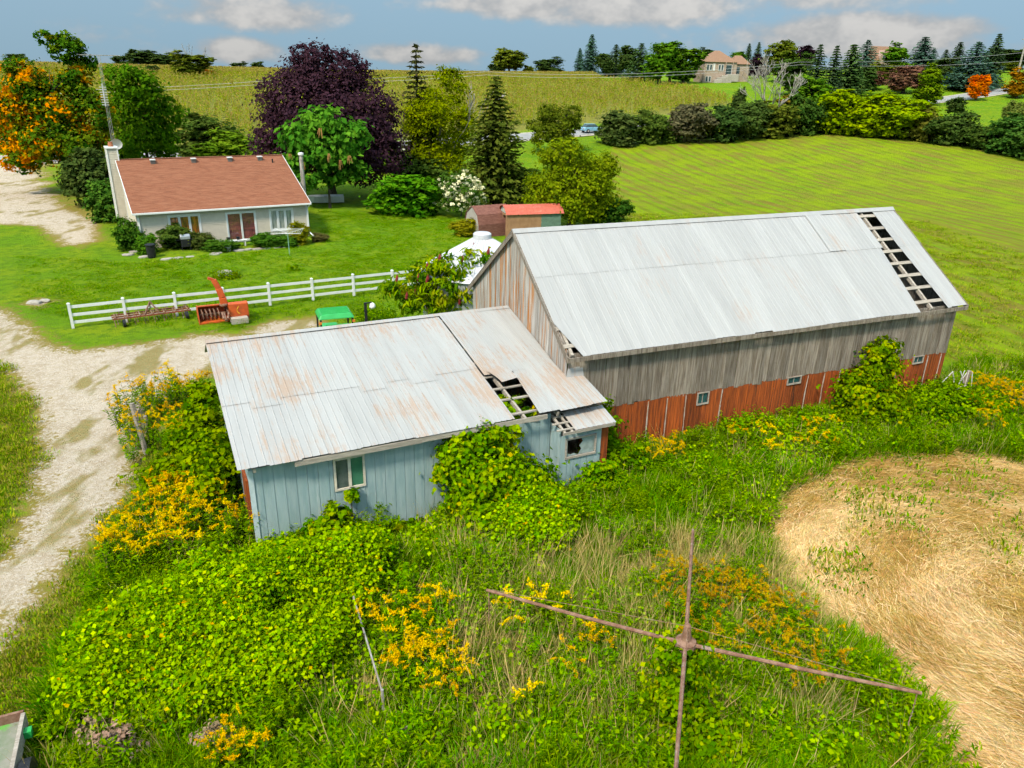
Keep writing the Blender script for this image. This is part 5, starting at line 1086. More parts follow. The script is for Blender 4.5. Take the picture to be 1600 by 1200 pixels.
# ------------------------------------------------------------------ the two houses up the hill
STONEW = mat('pale_stone_wall', (.40, .31, .24), (.32, .245, .19), 3, .9, .4, 12); TANR = mat('tan_shingle', (.27, .155, .095), (.23, .135, .085), 3, .9, .3, 15)
def hip(mb, x0, x1, y0, y1, z, h, ov=.5, run=None):
    x0 -= ov; x1 += ov; y0 -= ov; y1 += ov; r = (y1-y0)/2 if run is None else run; ym = (y0+y1)/2
    mb.add([(x0, y0, z), (x1, y0, z), (x1, y1, z), (x0, y1, z), (x0+r, ym, z+h), (x1-r, ym, z+h)], [(0, 1, 5, 4), (1, 2, 5), (2, 3, 4, 5), (3, 0, 4), (3, 2, 1, 0)]); return mb
p, s = place(1098, 129); rz = .12
t_ = thing('hillside_house', 'tan-roofed stone house on the hill left of the dead tree', 'house', tuple(p), rz)
u_ = s*1.0       # metres for one photo pixel at this distance
MB().box(0, 52*u_, 0, 45*u_, -1.5, 30*u_).build('wall', STONEW, t_); MB().box(52*u_, 78*u_, 14*u_, 50*u_, 0, 28*u_).build('wing_wall', STONEW, t_)
hip(MB(), 0, 52*u_, 0, 45*u_, 30*u_, 17*u_, 2*u_).build('roof', TANR, t_); hip(MB(), 52*u_, 78*u_, 14*u_, 50*u_, 28*u_, 13*u_, 2*u_, 10*u_).build('wing_roof', TANR, t_)
for (x, w, z0, z1) in ((4, 3.4, 18, 26), (9, 3, 18, 26), (23, 3, 18, 26), (27.5, 3, 18, 26), (4, 3, 2, 9), (9, 3, 2, 9), (34, 10, 12, 26), (14.5, 2, 18, 27)):
    f = MB(); a, c_ = x*u_, (x+w)*u_; f.box(a-.1, c_+.1, -.12, -.02, z0*u_-.1, z0*u_); f.box(a-.1, c_+.1, -.12, -.02, z1*u_, z1*u_+.1); f.box(a-.1, a, -.12, -.02, z0*u_, z1*u_); f.box(c_, c_+.1, -.12, -.02, z0*u_, z1*u_); w_ = f.build('window', WHITE, t_); MB().box(a, c_, -.06, -.03, z0*u_, z1*u_).build('pane', GLASS if w != 2 else WHITE, w_)
MB().box(58*u_, 63*u_, 14*u_-.06, 14*u_-.03, 14*u_, 24*u_).build('pane', GLASS, t_)
for x in (33, 44.5): MB().box(x*u_, (x+1.2)*u_, -.5, -.2, 8*u_, 30*u_).build('column', STONEW, t_)
for i, (x, y, z, w) in enumerate(((16, -6, 3, 12), (22, -5, 6, 14), (30, -4, 9, 16), (40, -4, 11, 18))):
    o = MB().box(-w*u_/2, w*u_/2, -.9, .9, -1.5, .7).build('terrace_wall', STONE, t_, bevel=.1); o.location = (x*u_+1, y*u_, z*u_-.3)
p, s = place(1368, 122)
t_ = thing('dormer_house', 'brick-red roofed house with a pointed dormer among the spruces', 'house', tuple(p), .25); u_ = s
MB().box(-8*u_, 34*u_, 0, 26*u_, -1, 26*u_).build('wall', STONEW, t_)
MB().add([(-10*u_, -1*u_, 25*u_), (36*u_, -1*u_, 25*u_), (34*u_, 13*u_, 46*u_), (-8*u_, 13*u_, 46*u_), (-10*u_, 27*u_, 25*u_), (36*u_, 27*u_, 25*u_)], [(0, 1, 2, 3), (3, 2, 5, 4), (0, 3, 4), (1, 5, 2)]).build('roof', TANR, t_)
MB().prism([(0, 10*u_), (8*u_, 10*u_), (8*u_, 32*u_), (4*u_, 40*u_), (0, 32*u_)], -.8*u_-.8, 9*u_).build('dormer', mat('pale_brick', (.42, .30, .25), (.36, .25, .2), 4, .9), t_)
for z0, z1 in ((27, 32), (12, 20)): MB().box(2.2*u_, 5.8*u_, -.8*u_-.86, -.8*u_-.82, z0*u_, z1*u_).build('window', GLASS, t_)
# ------------------------------------------------------------------ power line along the road
t_ = None; pole_a = []
for i, a in enumerate((-110, -30, 50, 130, 212)):
    q = urd*a+nrd*(ROAD+6.5); pole_a.append((q[0], q[1], float(terr(*q))))
pp = G(1590, 116); pole_a[-1] = (pp[0], pp[1], pp[2])
p0 = pole_a[-1]; t_ = thing('utility_pole', 'grey utility pole on the skyline at right edge', 'pole', p0); MB().tube([(0, 0, 0), (0, 0, 11)], [.3, .2], 8).build('shaft', PALE_BARK, t_); MB().box(-1.2, 1.2, -.08, .08, 9.6, 9.8).build('cross_arm', PALE_BARK, t_)
def cable(pts, r, label):
    mb = MB(); P = []
    for (x, y, dist) in pts:
        d = ray(x, y); P.append(CAM+d*dist)
    Q = []
    for a, c_ in zip(P[:-1], P[1:]):
        for i in range(10): f = i/10; Q.append(tuple(a*(1-f)+c_*f-np.array([0, 0, 1.1*4*f*(1-f)*np.linalg.norm(c_-a)/120])))
    Q.append(tuple(P[-1])); mb.tube(Q, r, 4); tag(mb.build('power_cable', mat('pale_cable', (.5, .5, .5), (.45, .45, .45), 2, .6) if 'pale_cable' not in bpy.data.materials else bpy.data.materials['pale_cable']), label, 'cable')
cable([(-60, 143, 105), (420, 126, 128), (760, 112, 142), (945, 116, 150), (1250, 97, 168), (1600, 82, 200)], .022, 'upper pale power cable crossing the corn field')
cable([(-60, 148, 105), (420, 131, 128), (760, 117, 142), (945, 121, 150), (1250, 101, 168), (1600, 95, 200)], .022, 'lower pale power cable crossing the corn field')
# ------------------------------------------------------------------ corn
def corn_mesh(k):
    V = []; Fc = []; tint = []; hue = []
    def quad(pts, t, h_): b_ = len(V); V.extend(pts); Fc.append((b_, b_+1, b_+2)); Fc.append((b_, b_+2, b_+3)); tint.extend([t]*4); hue.extend([h_]*4)
    H_ = random.uniform(2.0, 2.3)
    for i in range(9):
        a = i*PI+random.gauss(0, .5); z = .35+1.5*i/9; L = random.uniform(.5, .75); d = np.array([math.cos(a), math.sin(a), 0]); n_ = np.array([-d[1], d[0], 0])*.055
        p0 = np.array([0, 0, z]); p1 = p0+d*L*.5+np.array([0, 0, .32]); p2 = p0+d*L+np.array([0, 0, random.uniform(-.1, .15)]); t = random.random(); h_ = .15+.25*random.random() if z > .8 else .5
        quad([p0-n_*.5, p1-n_, p1+n_, p0+n_*.5], t, h_); quad([p1-n_, p2-n_*.2, p2+n_*.2, p1+n_], t, h_)
    for i in range(5):
        a = i*1.26; d = np.array([math.cos(a)*.22, math.sin(a)*.22, 0]); n_ = np.array([-d[1], d[0], 0])*.3
        quad([np.array([0, 0, H_-.35])-n_*.3, np.array([0, 0, H_-.35])+n_*.3, d+n_+np.array([0, 0, H_+.02]), d-n_+np.array([0, 0, H_+.02])], random.random(), .9)
    return tri_mesh('corn_plant', np.array(V), np.array(Fc), {'tint': tint, 'hue': hue})
CORNM = leaf_mat('corn_leaf', [(0., (.17, .235, .02)), (.4, (.23, .26, .026)), (.7, (.30, .26, .05)), (1., (.37, .29, .085))])
cp = sample(CORN, 95000); dq = np.hypot(cp[:, 0], cp[:, 1]); keep = (dq < 345); cp = cp[keep]
rows = np.round((cp@nrd)/1.1)*1.1-(cp@nrd); cp = cp+nrd*(rows*.8)[:, None]
scatter('standing_corn', cp, [(corn_mesh(i), CORNM, (1, 1, 1)) for i in range(5)], None, .78+.2*rng.random(len(cp)), .05, label='ripening yellow-green corn covering the hill beyond the road')
fc = sample([(-500, 380), (200, 380), (300, 520), (-600, 560)], 9000)
# ------------------------------------------------------------------ weeds, brambles, grass of the foreground
def tuft(nb, h, spread, w, lean=.5, hue=(0, .4), curl=.5):
    V = []; Fc = []; ti = []; hu = []
    for i in range(nb):
        a = random.random()*2*PI; r = spread*math.sqrt(random.random()); base = np.array([r*math.cos(a), r*math.sin(a), 0]); a2 = a+random.gauss(0, .8); d = np.array([math.cos(a2), math.sin(a2), 0]); n_ = np.array([-d[1], d[0], 0])*w*random.uniform(.6, 1.2)
        L = h*random.uniform(.55, 1.1); l = lean*random.uniform(.2, 1.2); t = random.random(); hh = random.uniform(*hue); pts = []
        for s_ in (0, .4, .75, 1.): pts.append(base+d*L*l*(s_**1.6)+np.array([0, 0, L*(s_-curl*l*s_**2.2)]))
        b_ = len(V)
        for k, wd in enumerate((.8, 1., .65)): V += [pts[k]-n_*wd, pts[k]+n_*wd]
        V.append(pts[3]); Fc += [(b_, b_+1, b_+3), (b_, b_+3, b_+2), (b_+2, b_+3, b_+5), (b_+2, b_+5, b_+4), (b_+4, b_+5, b_+6)]; ti += [t]*7; hu += [hh]*7
    return tri_mesh('grass_tuft', np.array(V), np.array(Fc), {'tint': ti, 'hue': hu})
GRASS = leaf_mat('tall_grass', [(0., (.075, .20, .012)), (.45, (.17, .27, .014)), (.7, (.30, .27, .04)), (1., (.54, .40, .19))], .3)
VG = [(tuft(105, .75, .5, .012, .7, (0, .3)), GRASS, (1, 1, 1)) for _ in range(4)]+[(tuft(105, .6, .5, .013, .8, (.2, .6)), GRASS, (1, 1, 1)) for _ in range(3)]
VD = [(tuft(70, .7, .42, .008, .8, (.75, 1.)), GRASS, (1, 1, 1)) for _ in range(3)]
def near_building(q, pad=0.):
    out = np.zeros(len(q), bool)
    for (o_, a, L, y0, y1) in ((so_, sa, 8.9, 0, SD+1.3), (bo, ba, BL, 0, BW)):
        d = q-np.array(o_); lx = d[:, 0]*math.cos(a)+d[:, 1]*math.sin(a); ly = -d[:, 0]*math.sin(a)+d[:, 1]*math.cos(a); out |= (lx > -.1-pad) & (lx < L+.1+pad) & (ly > y0-pad) & (ly < y1+pad)
    d = q-np.array(so_); lx = d[:, 0]*math.cos(sa)+d[:, 1]*math.sin(sa); ly = -d[:, 0]*math.sin(sa)+d[:, 1]*math.cos(sa); out |= (lx > 8.8) & (lx < 10.7) & (ly > -.75) & (ly < 2)
    return out
def vnoise(q, w, seed):
    r = np.random.default_rng(seed); v = np.zeros(len(q))
    for k in range(7): a = r.random()*2*PI; f = w*(.5+1.6*r.random()); v += np.sin(q@np.array([math.cos(a), math.sin(a)])*f+r.random()*9)
    return v/7
def sel(q): return q[~near_building(q, .05)]
q = sel(sample(WEEDS, 4600)); dryk = vnoise(q, 1.1, 3); 
DRYP = [wpoly([(960, 870), (1080, 850), (1170, 880), (1200, 960), (1120, 980), (1020, 960), (950, 930)]), wpoly([(520, 1020), (600, 1010), (640, 1120), (560, 1130)]), wpoly([(700, 1010), (830, 1010), (830, 1060), (720, 1060)]), wpoly([(1195, 790), (1260, 745), (1230, 900), (1330, 1000), (1290, 1010), (1190, 920)])]
isdry = np.any([pip(q, p_) for p_ in DRYP], axis=0) & (rng.random(len(q)) < .8) | (dryk > .42) & (rng.random(len(q)) < .5)
def wall_drop(q):           # growth stays low along the bare stretch of shed wall
    d = q-np.array(so_); lx = d[:, 0]*math.cos(sa)+d[:, 1]*math.sin(sa); ly = -d[:, 0]*math.sin(sa)+d[:, 1]*math.cos(sa)
    return np.where((lx > -1.2) & (lx < 5.2) & (ly < .3), np.clip(.16+(-ly)*.36, .16, 1), 1.)
hgt = (.75+.45*vnoise(q, .9, 5)+.2*rng.random(len(q)))*wall_drop(q)
scatter('tall_grass', q[~isdry], VG, None, hgt[~isdry], .18, label='tall green grass filling the yard in front of the barn')
scatter('dry_grass', q[isdry], VD, None, hgt[isdry]*.85, .3, label='dry tan grass among the green in front yard')
# short turf tufts along the drive edges and the hay field edge
VS = [(tuft(60, .10, .32, .010, .6, (.3, .75)), GRASS, (1, 1, 1)) for _ in range(3)]
q = sample(wpoly([(-60, 560), (60, 560), (120, 700), (240, 700), (330, 800), (160, 900), (90, 1200), (-60, 1250)]), 2600); gk = np.max([np.clip(.5-sdist(q, p_)/2.2, 0, 1) for p_ in GRAVEL], axis=0); q = q[(gk+.35*vnoise(q, 1.4, 8) < .45) & (rng.random(len(q)) > gk)]
scatter('verge_grass', q, VS, None, .8+.8*rng.random(len(q)), .2, label='short grass on the verge of the gravel drive')
q = sample(wpoly([(100, 500), (330, 520), (560, 500), (640, 470), (800, 400), (700, 340), (500, 330), (500, 385), (200, 410), (30, 400), (30, 470)]), 3600); q = q[np.max([np.clip(.5-sdist(q, p_)/2.2, 0, 1) for p_ in GRAVEL], axis=0) < .35]
VL = [(tuft(55, .07, .36, .012, .6, (.05, .42)), GRASS, (1, 1, 1)) for _ in range(3)]
scatter('lawn_grass', q, VL, None, .8+.7*rng.random(len(q)), .2, label='mown grass blades of the house lawn')
q = sample([(6, 33), (34, 28), (40, 40), (40, 75), (8, 75), (8, 50)], 3200); q = q[~near_building(q, .3) & pip(q, HAY)]
scatter('hay_stubble', q, [(tuft(50, .14, .45, .012, .8, (.3, .75)), GRASS, (1, 1, 1)) for _ in range(3)], None, .8+.8*rng.random(len(q)), .2, label='cut grass and stubble of the mown hay field')
# straw: flat lying stalks swept in rings
def straw_mesh(seed):
    r = np.random.default_rng(seed); n = 190; a = r.normal(size=n)*.5; c_ = np.column_stack([r.normal(size=n)*.46, r.normal(size=n)*.36, .015+.045*r.random(n)]); L = .16+.26*r.random(n); d = np.column_stack([np.cos(a), np.sin(a), r.normal(size=n)*.08]); w = np.column_stack([-np.sin(a), np.cos(a), np.zeros(n)])*.0034
    V = np.stack([c_-d*L[:, None]/2-w, c_+d*L[:, None]/2-w, c_+d*L[:, None]/2+w, c_-d*L[:, None]/2+w], 1).reshape(-1, 3); i = np.arange(n)[:, None]*4
    return tri_mesh('straw_wisp', V, np.concatenate([i+np.array([[0, 1, 2]]), i+np.array([[0, 2, 3]])]), {'tint': np.repeat(r.random(n), 4), 'hue': np.repeat(r.random(n), 4)})
STRAWM = leaf_mat('straw', [(0., (.50, .30, .10)), (.35, (.68, .46, .20)), (1., (.78, .60, .34))], .15)
q = sample([(2*a-b, 2*c-d_) for (a, c), (b, d_) in zip(STRAW, [tuple(np.array(p_)*.93+np.array(G(1640, 960)[:2])*.07) for p_ in STRAW])], 4600); q = q[sdist(q, STRAW)+.55*vnoise(q, 2.2, 31)+.25*rng.normal(size=len(q)) < .05]; cen = G(1640, 960)[:2]; v_ = q-cen; yaw = np.arctan2(v_[:, 1], v_[:, 0])+PI/2+.35*vnoise(q, 1.2, 9)
scatter('straw', q, [(straw_mesh(i), STRAWM, (1, 1, 1)) for i in range(5)], None, .85+.5*rng.random(len(q)), .06, yaw, label='loose golden straw spread in a swirl on the ground')
OS = leaf_mat('old_straw', [(0., (.26, .16, .04)), (.5, (.40, .25, .07)), (1., (.54, .36, .13))], .15)
q = sample(STRAW, 2300); rad_ = np.hypot(*(q-cen).T); ring = 1.2*np.sin(rad_*2.0+1.2*vnoise(q, .7, 41))+.9*vnoise(q, 1.5, 42)+1.3*np.exp(-np.maximum(0, -(q[:, 1]-G(1480, 770)[1]))/1.2)-.35
q = q[ring > .35+.35*rng.random(len(q))]; v_ = q-cen
scatter('old_straw', q, [(straw_mesh(20+i), OS, (1, 1, 1)) for i in range(4)], None, .9+.5*rng.random(len(q)), .08, np.arctan2(v_[:, 1], v_[:, 0])+PI/2+.35*vnoise(q, 1.2, 9), label='darker weathered straw lying in rings and at the far edge', zoff=.04)
q = sample(wpoly([(1270, 760), (1380, 722), (1600, 735), (1600, 800), (1450, 790), (1330, 860), (1300, 830)]), 90); q = np.concatenate([q, sample(wpoly([(1555, 820), (1600, 810), (1600, 900), (1545, 900)]), 20), sample(wpoly([(1288, 880), (1318, 880), (1320, 925), (1292, 920)]), 16), sample(wpoly([(1410, 810), (1450, 805), (1440, 860), (1412, 850)]), 14)])
scatter('green_tufts_in_straw', q, VL+VS, None, 1.6+1.2*rng.random(len(q)), .3, label='green regrowth tufts poking through the straw')
# brambles: clumps of broad leaves over mounds
def leaf_clump(n, r, h, size, mu=.35):
    P = np.column_stack([rng.normal(size=n)*r*.5, rng.normal(size=n)*r*.5, h*rng.random(n)]); Nn = unit(np.array([0, 0, 1.])+rng.normal(size=(n, 3))*.5+P*np.array([.8, .8, 0])); V, T_ = leaf_tris(P, Nn, size*(.6+.8*rng.random(n)), .85, .2)
    return tri_mesh('leaf_clump', V, T_, {'tint': np.repeat(rng.random(n), 4), 'hue': np.repeat(np.clip(rng.normal(size=n)*.15+mu, 0, 1), 4)})
BRAM = leaf_mat('bramble_leaf', [(0., (.085, .19, .008)), (.4, (.20, .34, .008)), (.75, (.30, .38, .010)), (1., (.50, .34, .02))], .35)
VB = [(leaf_clump(n_, .34, .32, sz_, mu), BRAM, (1, 1, 1)) for n_, sz_, mu in ((84, .062, .25), (64, .082, .4), (64, .088, .5), (48, .105, .35), (76, .07, .12), (40, .12, .45), (46, .08, .8))]
MOUNDS = [(-7.8, 13.0, 1.6, .8), (-8.2, 11.8, 1.2, .6), (-5.4, 11.8, 1.5, .6), (-3.6, 13.9, 1.2, .6), (-6.6, 17.0, 1.2, .9), (-4.4, 16.0, 1.6, .9), (-6.2, 15.6, 1.8, 1.0), (-5.6, 14.0, 2.0, .9), (-3.2, 15.3, 1.3, .7), (-7.2, 14.2, 1.4, .7), (-7.0, 16.2, 1.2, .8), (-4.2, 13.0, 1.4, .55), (-6.5, 12.7, 1.2, .5), (.6, 18.6, 1.5, .8), (2.2, 19.0, 1.1, .5)]
def mound(q): return np.max([hh*np.sqrt(np.clip(1-((q[:, 0]-x)**2+(q[:, 1]-y)**2)/r**2, 0, 1)) for x, y, r, hh in MOUNDS], axis=0)
BR1 = wpoly([(115, 1130), (135, 1000), (195, 900), (300, 872), (405, 868), (500, 800), (570, 825), (610, 870), (580, 940), (560, 1010), (500, 1075), (380, 1120), (230, 1150)])
q = sel(np.concatenate([sample(BR1, 4600), sample(wpoly([(640, 850), (700, 800), (870, 790), (900, 850), (830, 890), (700, 890)]), 900)])); q = q[vnoise(q, 1.6, 77) < .33]; mz = mound(q)*(1.3+.55*vnoise(q, 2.4, 78))
zo = mz*(.35+.65*rng.random(len(q))**.4)*wall_drop(q)**1.3
scatter('bramble_leaves', q, VB, None, .8+.5*rng.random(len(q)), .35, weights=[.18, .2, .2, .15, .17, .07, .03], label='bright green bramble and vine leaves mounded before the shed', zoff=zo)
VW = [(leaf_clump(30, .26, .55, .08), BRAM, (1, 1, 1)) for _ in range(3)]
q = sel(sample(WEEDS, 2600)); k = vnoise(q, .8, 12) > .05; q = q[k]
scatter('leafy_weeds', q, VW, None, .8+.6*rng.random(len(q)), .25, label='leafy weeds scattered through the tall grass')
# climbing vines and bushes by the buildings
def local(o_, a, x, y, z=0.): return (o_[0]+x*math.cos(a)-y*math.sin(a), o_[1]+x*math.sin(a)+y*math.cos(a), z)
VINE = leaf_mat('vine_leaf', [(0., (.06, .15, .009)), (.45, (.14, .25, .009)), (.8, (.22, .28, .010)), (1., (.36, .27, .02))], .35)
vh = lambda P, Q: np.clip(.15+.6*Q+rng.normal(size=len(P))*.13, 0, 1)
def vine(name, label, cat, o_, a, lobes, n, leaf, rz_off=0., stems=5, hue=vh, m=None):
    t_ = thing(name, label, cat, (o_[0], o_[1], 0), a)
    link('foliage', crown_mesh('foliage', lobes, int(n*1.3), leaf*1.12, .26, .45, .03, .35, .85, hue=hue), m or VINE, t_); mb = MB()
    for k in range(stems):
        c_, r_ = lobes[k % len(lobes)]; mb.tube([(c_[0]+random.gauss(0, .2), c_[1]*.8, 0), (c_[0]+random.gauss(0, .15), c_[1]*.9, c_[2]*.5), (c_[0], c_[1], c_[2])], [.03, .022, .012], 5)
    mb.build('stem', BARK, t_); return t_
vine('wild_grape_vine', 'dense wild grape vine climbing the blue shed wall to its roof', 'vine', so_, sa, [((5.9, -.25, 2.2), (.85, .35, .45)), ((6.8, -.3, 2.1), (.75, .35, .5)), ((6.2, -.4, 1.5), (1.0, .5, .6)), ((7.1, -.45, 1.3), (.8, .5, .6)), ((6.0, -.6, .8), (.8, .7, .6)), ((7.0, -.8, .7), (1.1, .8, .6)), ((8.0, -.7, .5), (.8, .6, .5)), ((5.3, -.2, 1.5), (.3, .25, .3)), ((7.4, -.2, 2.45), (.35, .25, .22)), ((6.3, -1.5, .5), (1.2, .8, .5)), ((5.35, -.2, 2.35), (.22, .2, .25)), ((7.6, -1.5, .45), (1.0, .7, .45)), ((6.5, -.1, 2.65), (.9, .3, .16)), ((6.6, -2.4, .3), (1.1, .6, .35)), ((5.7, -.45, 1.9), (.55, .45, .6)), ((6.5, -.8, 1.4), (1.0, .8, .8)), ((7.4, -1.0, 1.0), (1.0, .8, .7)), ((6.4, -.35, 2.45), (.8, .4, .35))], 15000, .135)
vine('creeping_vine', 'leafy vine reaching up below the shed window', 'vine', so_, sa, [((1.7, -.5, .55), (.5, .4, .5)), ((2.1, -.3, .9), (.32, .25, .35)), ((2.55, -.15, 1.3), (.17, .15, .3)), ((1.2, -.8, .35), (.5, .4, .35)), ((2.3, -.6, .35), (.4, .35, .3)), ((3.9, -.3, .15), (.5, .25, .15)), ((.8, -1.1, .3), (.5, .5, .3))], 3200, .13)
vine('bay_vine', 'green vine bush climbing the small bay below broken window', 'vine', so_, sa, [((10.1, -.9, .5), (.6, .4, .6)), ((10.25, -.95, .9), (.3, .25, .35)), ((9.7, -1.0, .3), (.6, .4, .35)), ((10.95, -.3, .5), (.3, .4, .5))], 2600, .12)
vine('corner_bush', 'dark leafy bush in the corner of bay and red barn wall', 'bush', so_, sa, [((11.2, .3, 1.2), (.45, .5, .9)), ((11.4, .0, .6), (.7, .6, .6)), ((11.2, .6, 2.1), (.28, .3, .5)), ((12.0, -.2, .4), (.7, .5, .4))], 3000, .12, hue=lambda P, Q: .35*Q)
vine('roof_hole_vine', 'vine growing up through the hole in the shed roof', 'vine', so_, sa, [((8.05, 1.1, 2.75), (.38, .4, .22)), ((7.7, .6, 2.8), (.22, .4, .18)), ((8.15, .3, 2.65), (.3, .25, .15))], 700, .13, stems=2)
vine('barn_wall_bush', 'leafy green bush growing high against the red barn wall', 'bush', bo, ba, [((13.4, -.6, 1.9), (.9, .6, .85)), ((13.6, -.5, 2.65), (.65, .5, .5)), ((12.6, -1.2, 1.1), (1.3, .9, .85)), ((12.2, -.7, 1.5), (.7, .5, .5)), ((11.9, -1.5, .5), (.9, .7, .5)), ((13.6, -1.5, .6), (1.2, .9, .6)), ((12.9, -1.9, .5), (1.2, .7, .5))], 7500, .14)
vine('weedy_shrub', 'feathery green shrub mass at the barn far corner', 'shrub', bo, ba, [((15.3, -1.5, .5), (1.4, 1.0, .7)), ((16.8, -1.3, .5), (1.3, 1.0, .6)), ((16.2, -2.4, .5), (1.5, 1.0, .6)), ((18.0, -2.0, .45), (1.4, 1.0, .55)), ((14.6, -2.6, .4), (1.3, .9, .5)), ((17.4, -3.3, .4), (1.6, .9, .5)), ((19.3, -2.6, .4), (1.3, 1., .5))], 9000, .11, hue=lambda P, Q: .55*Q, stems=6)
vine('pale_weed_shrub', 'pale seed-headed weed shrub against the red barn wall', 'shrub', bo, ba, [((7.2, -.9, .5), (.8, .6, .7)), ((8.4, -1.0, .4), (.9, .6, .55)), ((9.6, -.9, .4), (.9, .6, .5)), ((6.4, -1.2, .4), (.7, .6, .5)), ((10.6, -1.3, .35), (.8, .6, .45)), ((7.9, -2.3, .35), (1.3, .8, .45)), ((9.8, -2.4, .35), (1.3, .8, .4))], 6500, .10, hue=lambda P, Q: np.clip(.3+.5*Q, 0, .85), stems=6)
vine('side_thicket', 'tall vine thicket against the left end of the shed', 'bush', so_, sa, [((-.7, 4.6, 1.3), (.6, .9, .9)), ((-.8, 3.4, 1.2), (.7, .9, .8)), ((-1.1, 2.4, .8), (.7, .8, .7)), ((-1.3, 5.4, 1.0), (.7, .8, .9)), ((-.7, 5.6, 2.0), (.5, .7, .6)), ((-1.9, 4.0, .7), (.8, .9, .7)), ((-.6, 6.3, 2.3), (.45, .5, .5))], 7000, .14, hue=lambda P, Q: .6*Q)
q = sel(sample(WEEDS, 1500)); q = q[vnoise(q, 1.0, 15) > -.15]
# vine head in the middle of the horse walker
t_ = thing('walker_vine', 'bushy vine wrapped round the hub of the horse walker', 'vine', (3.45, 11.55, 0))
link('foliage', crown_mesh('foliage', [((0, 0, 2.12), (.42, .4, .3)), ((-.25, -.15, 1.75), (.55, .5, .4)), ((-.1, -.2, 1.2), (.55, .5, .6)), ((.15, -.2, .7), (.7, .6, .6)), ((.6, -.5, .45), (.8, .7, .45))], 4200, .11, .24, .4, .03, .35, .8, hue=vh), VINE, t_)
# goldenrod: clumps of stems, narrow leaves and yellow plumes
GOLD = leaf_mat('goldenrod_flower', [(0., (.34, .23, .02)), (.3, (.58, .38, .018)), (1., (.68, .48, .03))], .25); GDULL = leaf_mat('fading_goldenrod_flower', [(0., (.20, .16, .02)), (.4, (.36, .23, .018)), (1., (.48, .33, .03))], .25)
def goldenrod(seed, nst=13, h=1.15, fl=GOLD):
    r = np.random.default_rng(seed); LP = []; LN = []; LT = []; FP = []; st = MB()
    for i in range(nst):
        a = r.random()*2*PI; q = .42*math.sqrt(r.random()); b_ = np.array([q*math.cos(a)*.5, q*math.sin(a)*.5, 0]); hh = h*(.7+.4*r.random()); top = np.array([q*math.cos(a)*1.3, q*math.sin(a)*1.3, hh]); st.tube([tuple(b_), tuple(top)], [.009, .005], 3, cap=False)
        for k in range(26):
            f = .12+.78*r.random(); a2 = r.random()*2*PI; d = np.array([math.cos(a2), math.sin(a2), .15]); LP.append(b_+(top-b_)*f+d*.07); LT.append(d); LN.append(unit(np.array([0, 0, 1.])+r.normal(size=3)*.3))
        if r.random() < .6:
            for k in range(4):
                a3 = r.random()*2*PI; d = np.array([math.cos(a3)*.16, math.sin(a3)*.16, .07])
                for j in range(26): FP.append(top+d*(j/26)*(.5+.6*r.random())+np.array([0, 0, .06-.10*(j/26)**2+.12*(k == 0)*j/26])+r.normal(size=3)*.014)
    LP, LN, LT, FP = map(np.array, (LP, LN, LT, FP)); V, T_ = leaf_tris(LP, LN, .15*(.7+.6*r.random(len(LP))), .28, .15, LT)
    lm = tri_mesh('leaves', V, T_, {'tint': np.repeat(r.random(len(LP)), 4), 'hue': np.repeat(.1+.5*r.random(len(LP)), 4)}); lm.materials.append(VINE)
    V, T_ = leaf_tris(FP, unit(np.array([0, 0, .8])+r.normal(size=FP.shape)*.7), .031*(.7+.6*r.random(len(FP))), .8, .2)
    fm = tri_mesh('flower_plume', V, T_, {'tint': np.repeat(.35+.6*r.random(len(FP)), 4), 'hue': np.repeat(r.random(len(FP)), 4)}); fm.materials.append(fl)
    sm = st.mesh('stem'); sm.materials.append(STEM); return lm, fm, sm
scatter_q = q
GV = [goldenrod(s_) for s_ in (1, 2, 3, 4)]; GD = [goldenrod(s_, 13, .95, GDULL) for s_ in (5, 6, 7)]; GS = [goldenrod(s_, 5, .8) for s_ in (8, 9, 10)]
scatter('leafy_stalks', scatter_q, [(g[0], VINE, (1, 1, 1)) for g in GV], None, .45+.5*rng.random(len(scatter_q)), .15, label='unflowered leafy weed stalks standing in the tall grass')
q = sel(np.concatenate([sample(WEEDS, 650), sample(wpoly([(700, 850), (1190, 850), (1280, 1000), (1330, 1150), (700, 1150)]), 550)])); scatter('dead_stalks', q, [(tuft(16, .95, .3, .006, .45, (.8, 1.), .2), GRASS, (1, 1, 1)) for _ in range(3)], None, .8+.4*rng.random(len(q)), .25, label='dead pale stalks sticking out of the weeds')
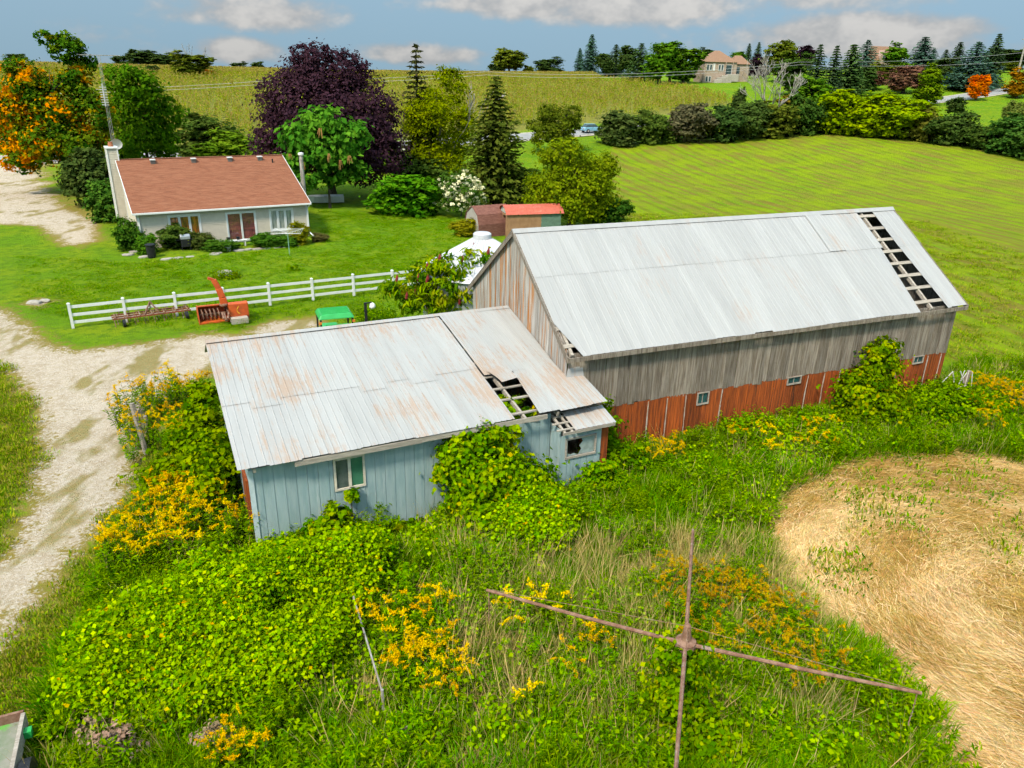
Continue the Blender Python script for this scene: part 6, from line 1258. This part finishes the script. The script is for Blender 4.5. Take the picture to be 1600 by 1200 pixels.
ZG = [(GV, 27, [(178, 690), (215, 620), (262, 610), (322, 640), (345, 715), (300, 755), (215, 752)], 'goldenrod clump by the grey post left of the shed', (.85, 1.2)),
      (GV, 36, [(160, 888), (215, 830), (255, 790), (300, 795), (385, 815), (400, 868), (330, 895), (240, 900), (180, 912)], 'goldenrod clump in the bright bank at the shed front corner', (.85, 1.2)),
      (GS, 30, [(585, 985), (640, 975), (760, 960), (860, 980), (930, 1010), (930, 1110), (830, 1110), (690, 1120), (610, 1090)], 'sparse goldenrod plant in the middle of the front grass', (.8, 1.25)),
      (GV, 5, [(610, 1030), (690, 1040), (700, 1115), (640, 1120)], 'full goldenrod clump in the middle of the front grass', (.6, .85)),
      (GD, 30, [(1000, 930), (1120, 915), (1240, 985), (1310, 1050), (1290, 1110), (1160, 1110), (1090, 1060)], 'fading orange goldenrod clump right of the horse walker hub', (.75, 1.05)),
      (GV, 9, [(1003, 720), (1050, 705), (1062, 735), (1010, 745)], 'goldenrod clump at the foot of the red barn wall', (.6, .9)),
      (GS, 12, [(1130, 700), (1290, 685), (1320, 710), (1180, 730)], 'scattered goldenrod plant along the barn weeds', (.8, 1.2)),
      (GV, 22, [(1500, 625), (1605, 615), (1605, 690), (1530, 690)], 'goldenrod clump near the right edge beyond the barn', (.7, 1.)),
      (GV, 4, [(335, 1192), (400, 1188), (405, 1230), (335, 1230)], 'goldenrod clump at the bottom edge of the picture', (.7, .9)),
      (GV, 3, [(545, 965), (580, 955), (585, 985), (560, 990)], 'goldenrod clump at the foot of the bramble mound', (.5, .7))]
for var, n, poly, label, (s0, s1) in ZG:
    q = sel(sample(wpoly(poly), n))
    for k, (x, y) in enumerate(q):
        t_ = thing('goldenrod', label, 'goldenrod', (x, y, float(terr(x, y))), random.random()*6.28, label.replace('clump', 'clumps').replace('plant', 'plants'))
        s_ = random.uniform(s0, s1); t_.scale = (s_, s_, s_)
        lm, fm, sm = var[k % len(var)]; link('leaves', lm, None, t_)['kind'] = 'stuff'; link('flower_plume', fm, None, t_)['kind'] = 'stuff'; link('stem', sm, None, t_)
# dried brown weeds and the garden clump
DRYW = leaf_mat('dried_weed', [(0., (.20, .13, .08)), (1., (.34, .25, .17))], .2)
for px, py, r, l in ((185, 1185, .36, 'dried brown weed clump at the lower left'), (150, 1150, .35, 'smaller dried brown weed clump near the trailer'), (340, 1180, .3, 'dried brown weed clump behind the bottom goldenrod')):
    p = G(px, py); t_ = thing('dried_weed', l, 'weed', tuple(p)); link('foliage', crown_mesh('foliage', [((0, 0, .35), (r, r*.8, .35)), ((r*.6, .1, .25), (r*.6, r*.6, .25))], 1100, .09, .3, .3, .02, hue=lambda P, Q: Q), DRYW, t_)
for px, py, w, l in ((590, 498, 1.3, 'low garden clump of weeds behind the lamp post'), (352, 436, .9, 'weeds grown around the lawn stump'), (458, 424, .35, 'small dark weed tuft on the lawn')):
    p = G(px, py); t_ = thing('weed_clump', l, 'weeds', tuple(p)); link('foliage', crown_mesh('foliage', [((0, 0, .25), (w, w*.6, .3)), ((w*.5, .1, .2), (w*.5, w*.4, .3)), ((-w*.5, 0, .2), (w*.5, w*.4, .25))], int(1500*w), .10, .3, .4, .02, hue=lambda P, Q: .5*Q), VINE, t_)
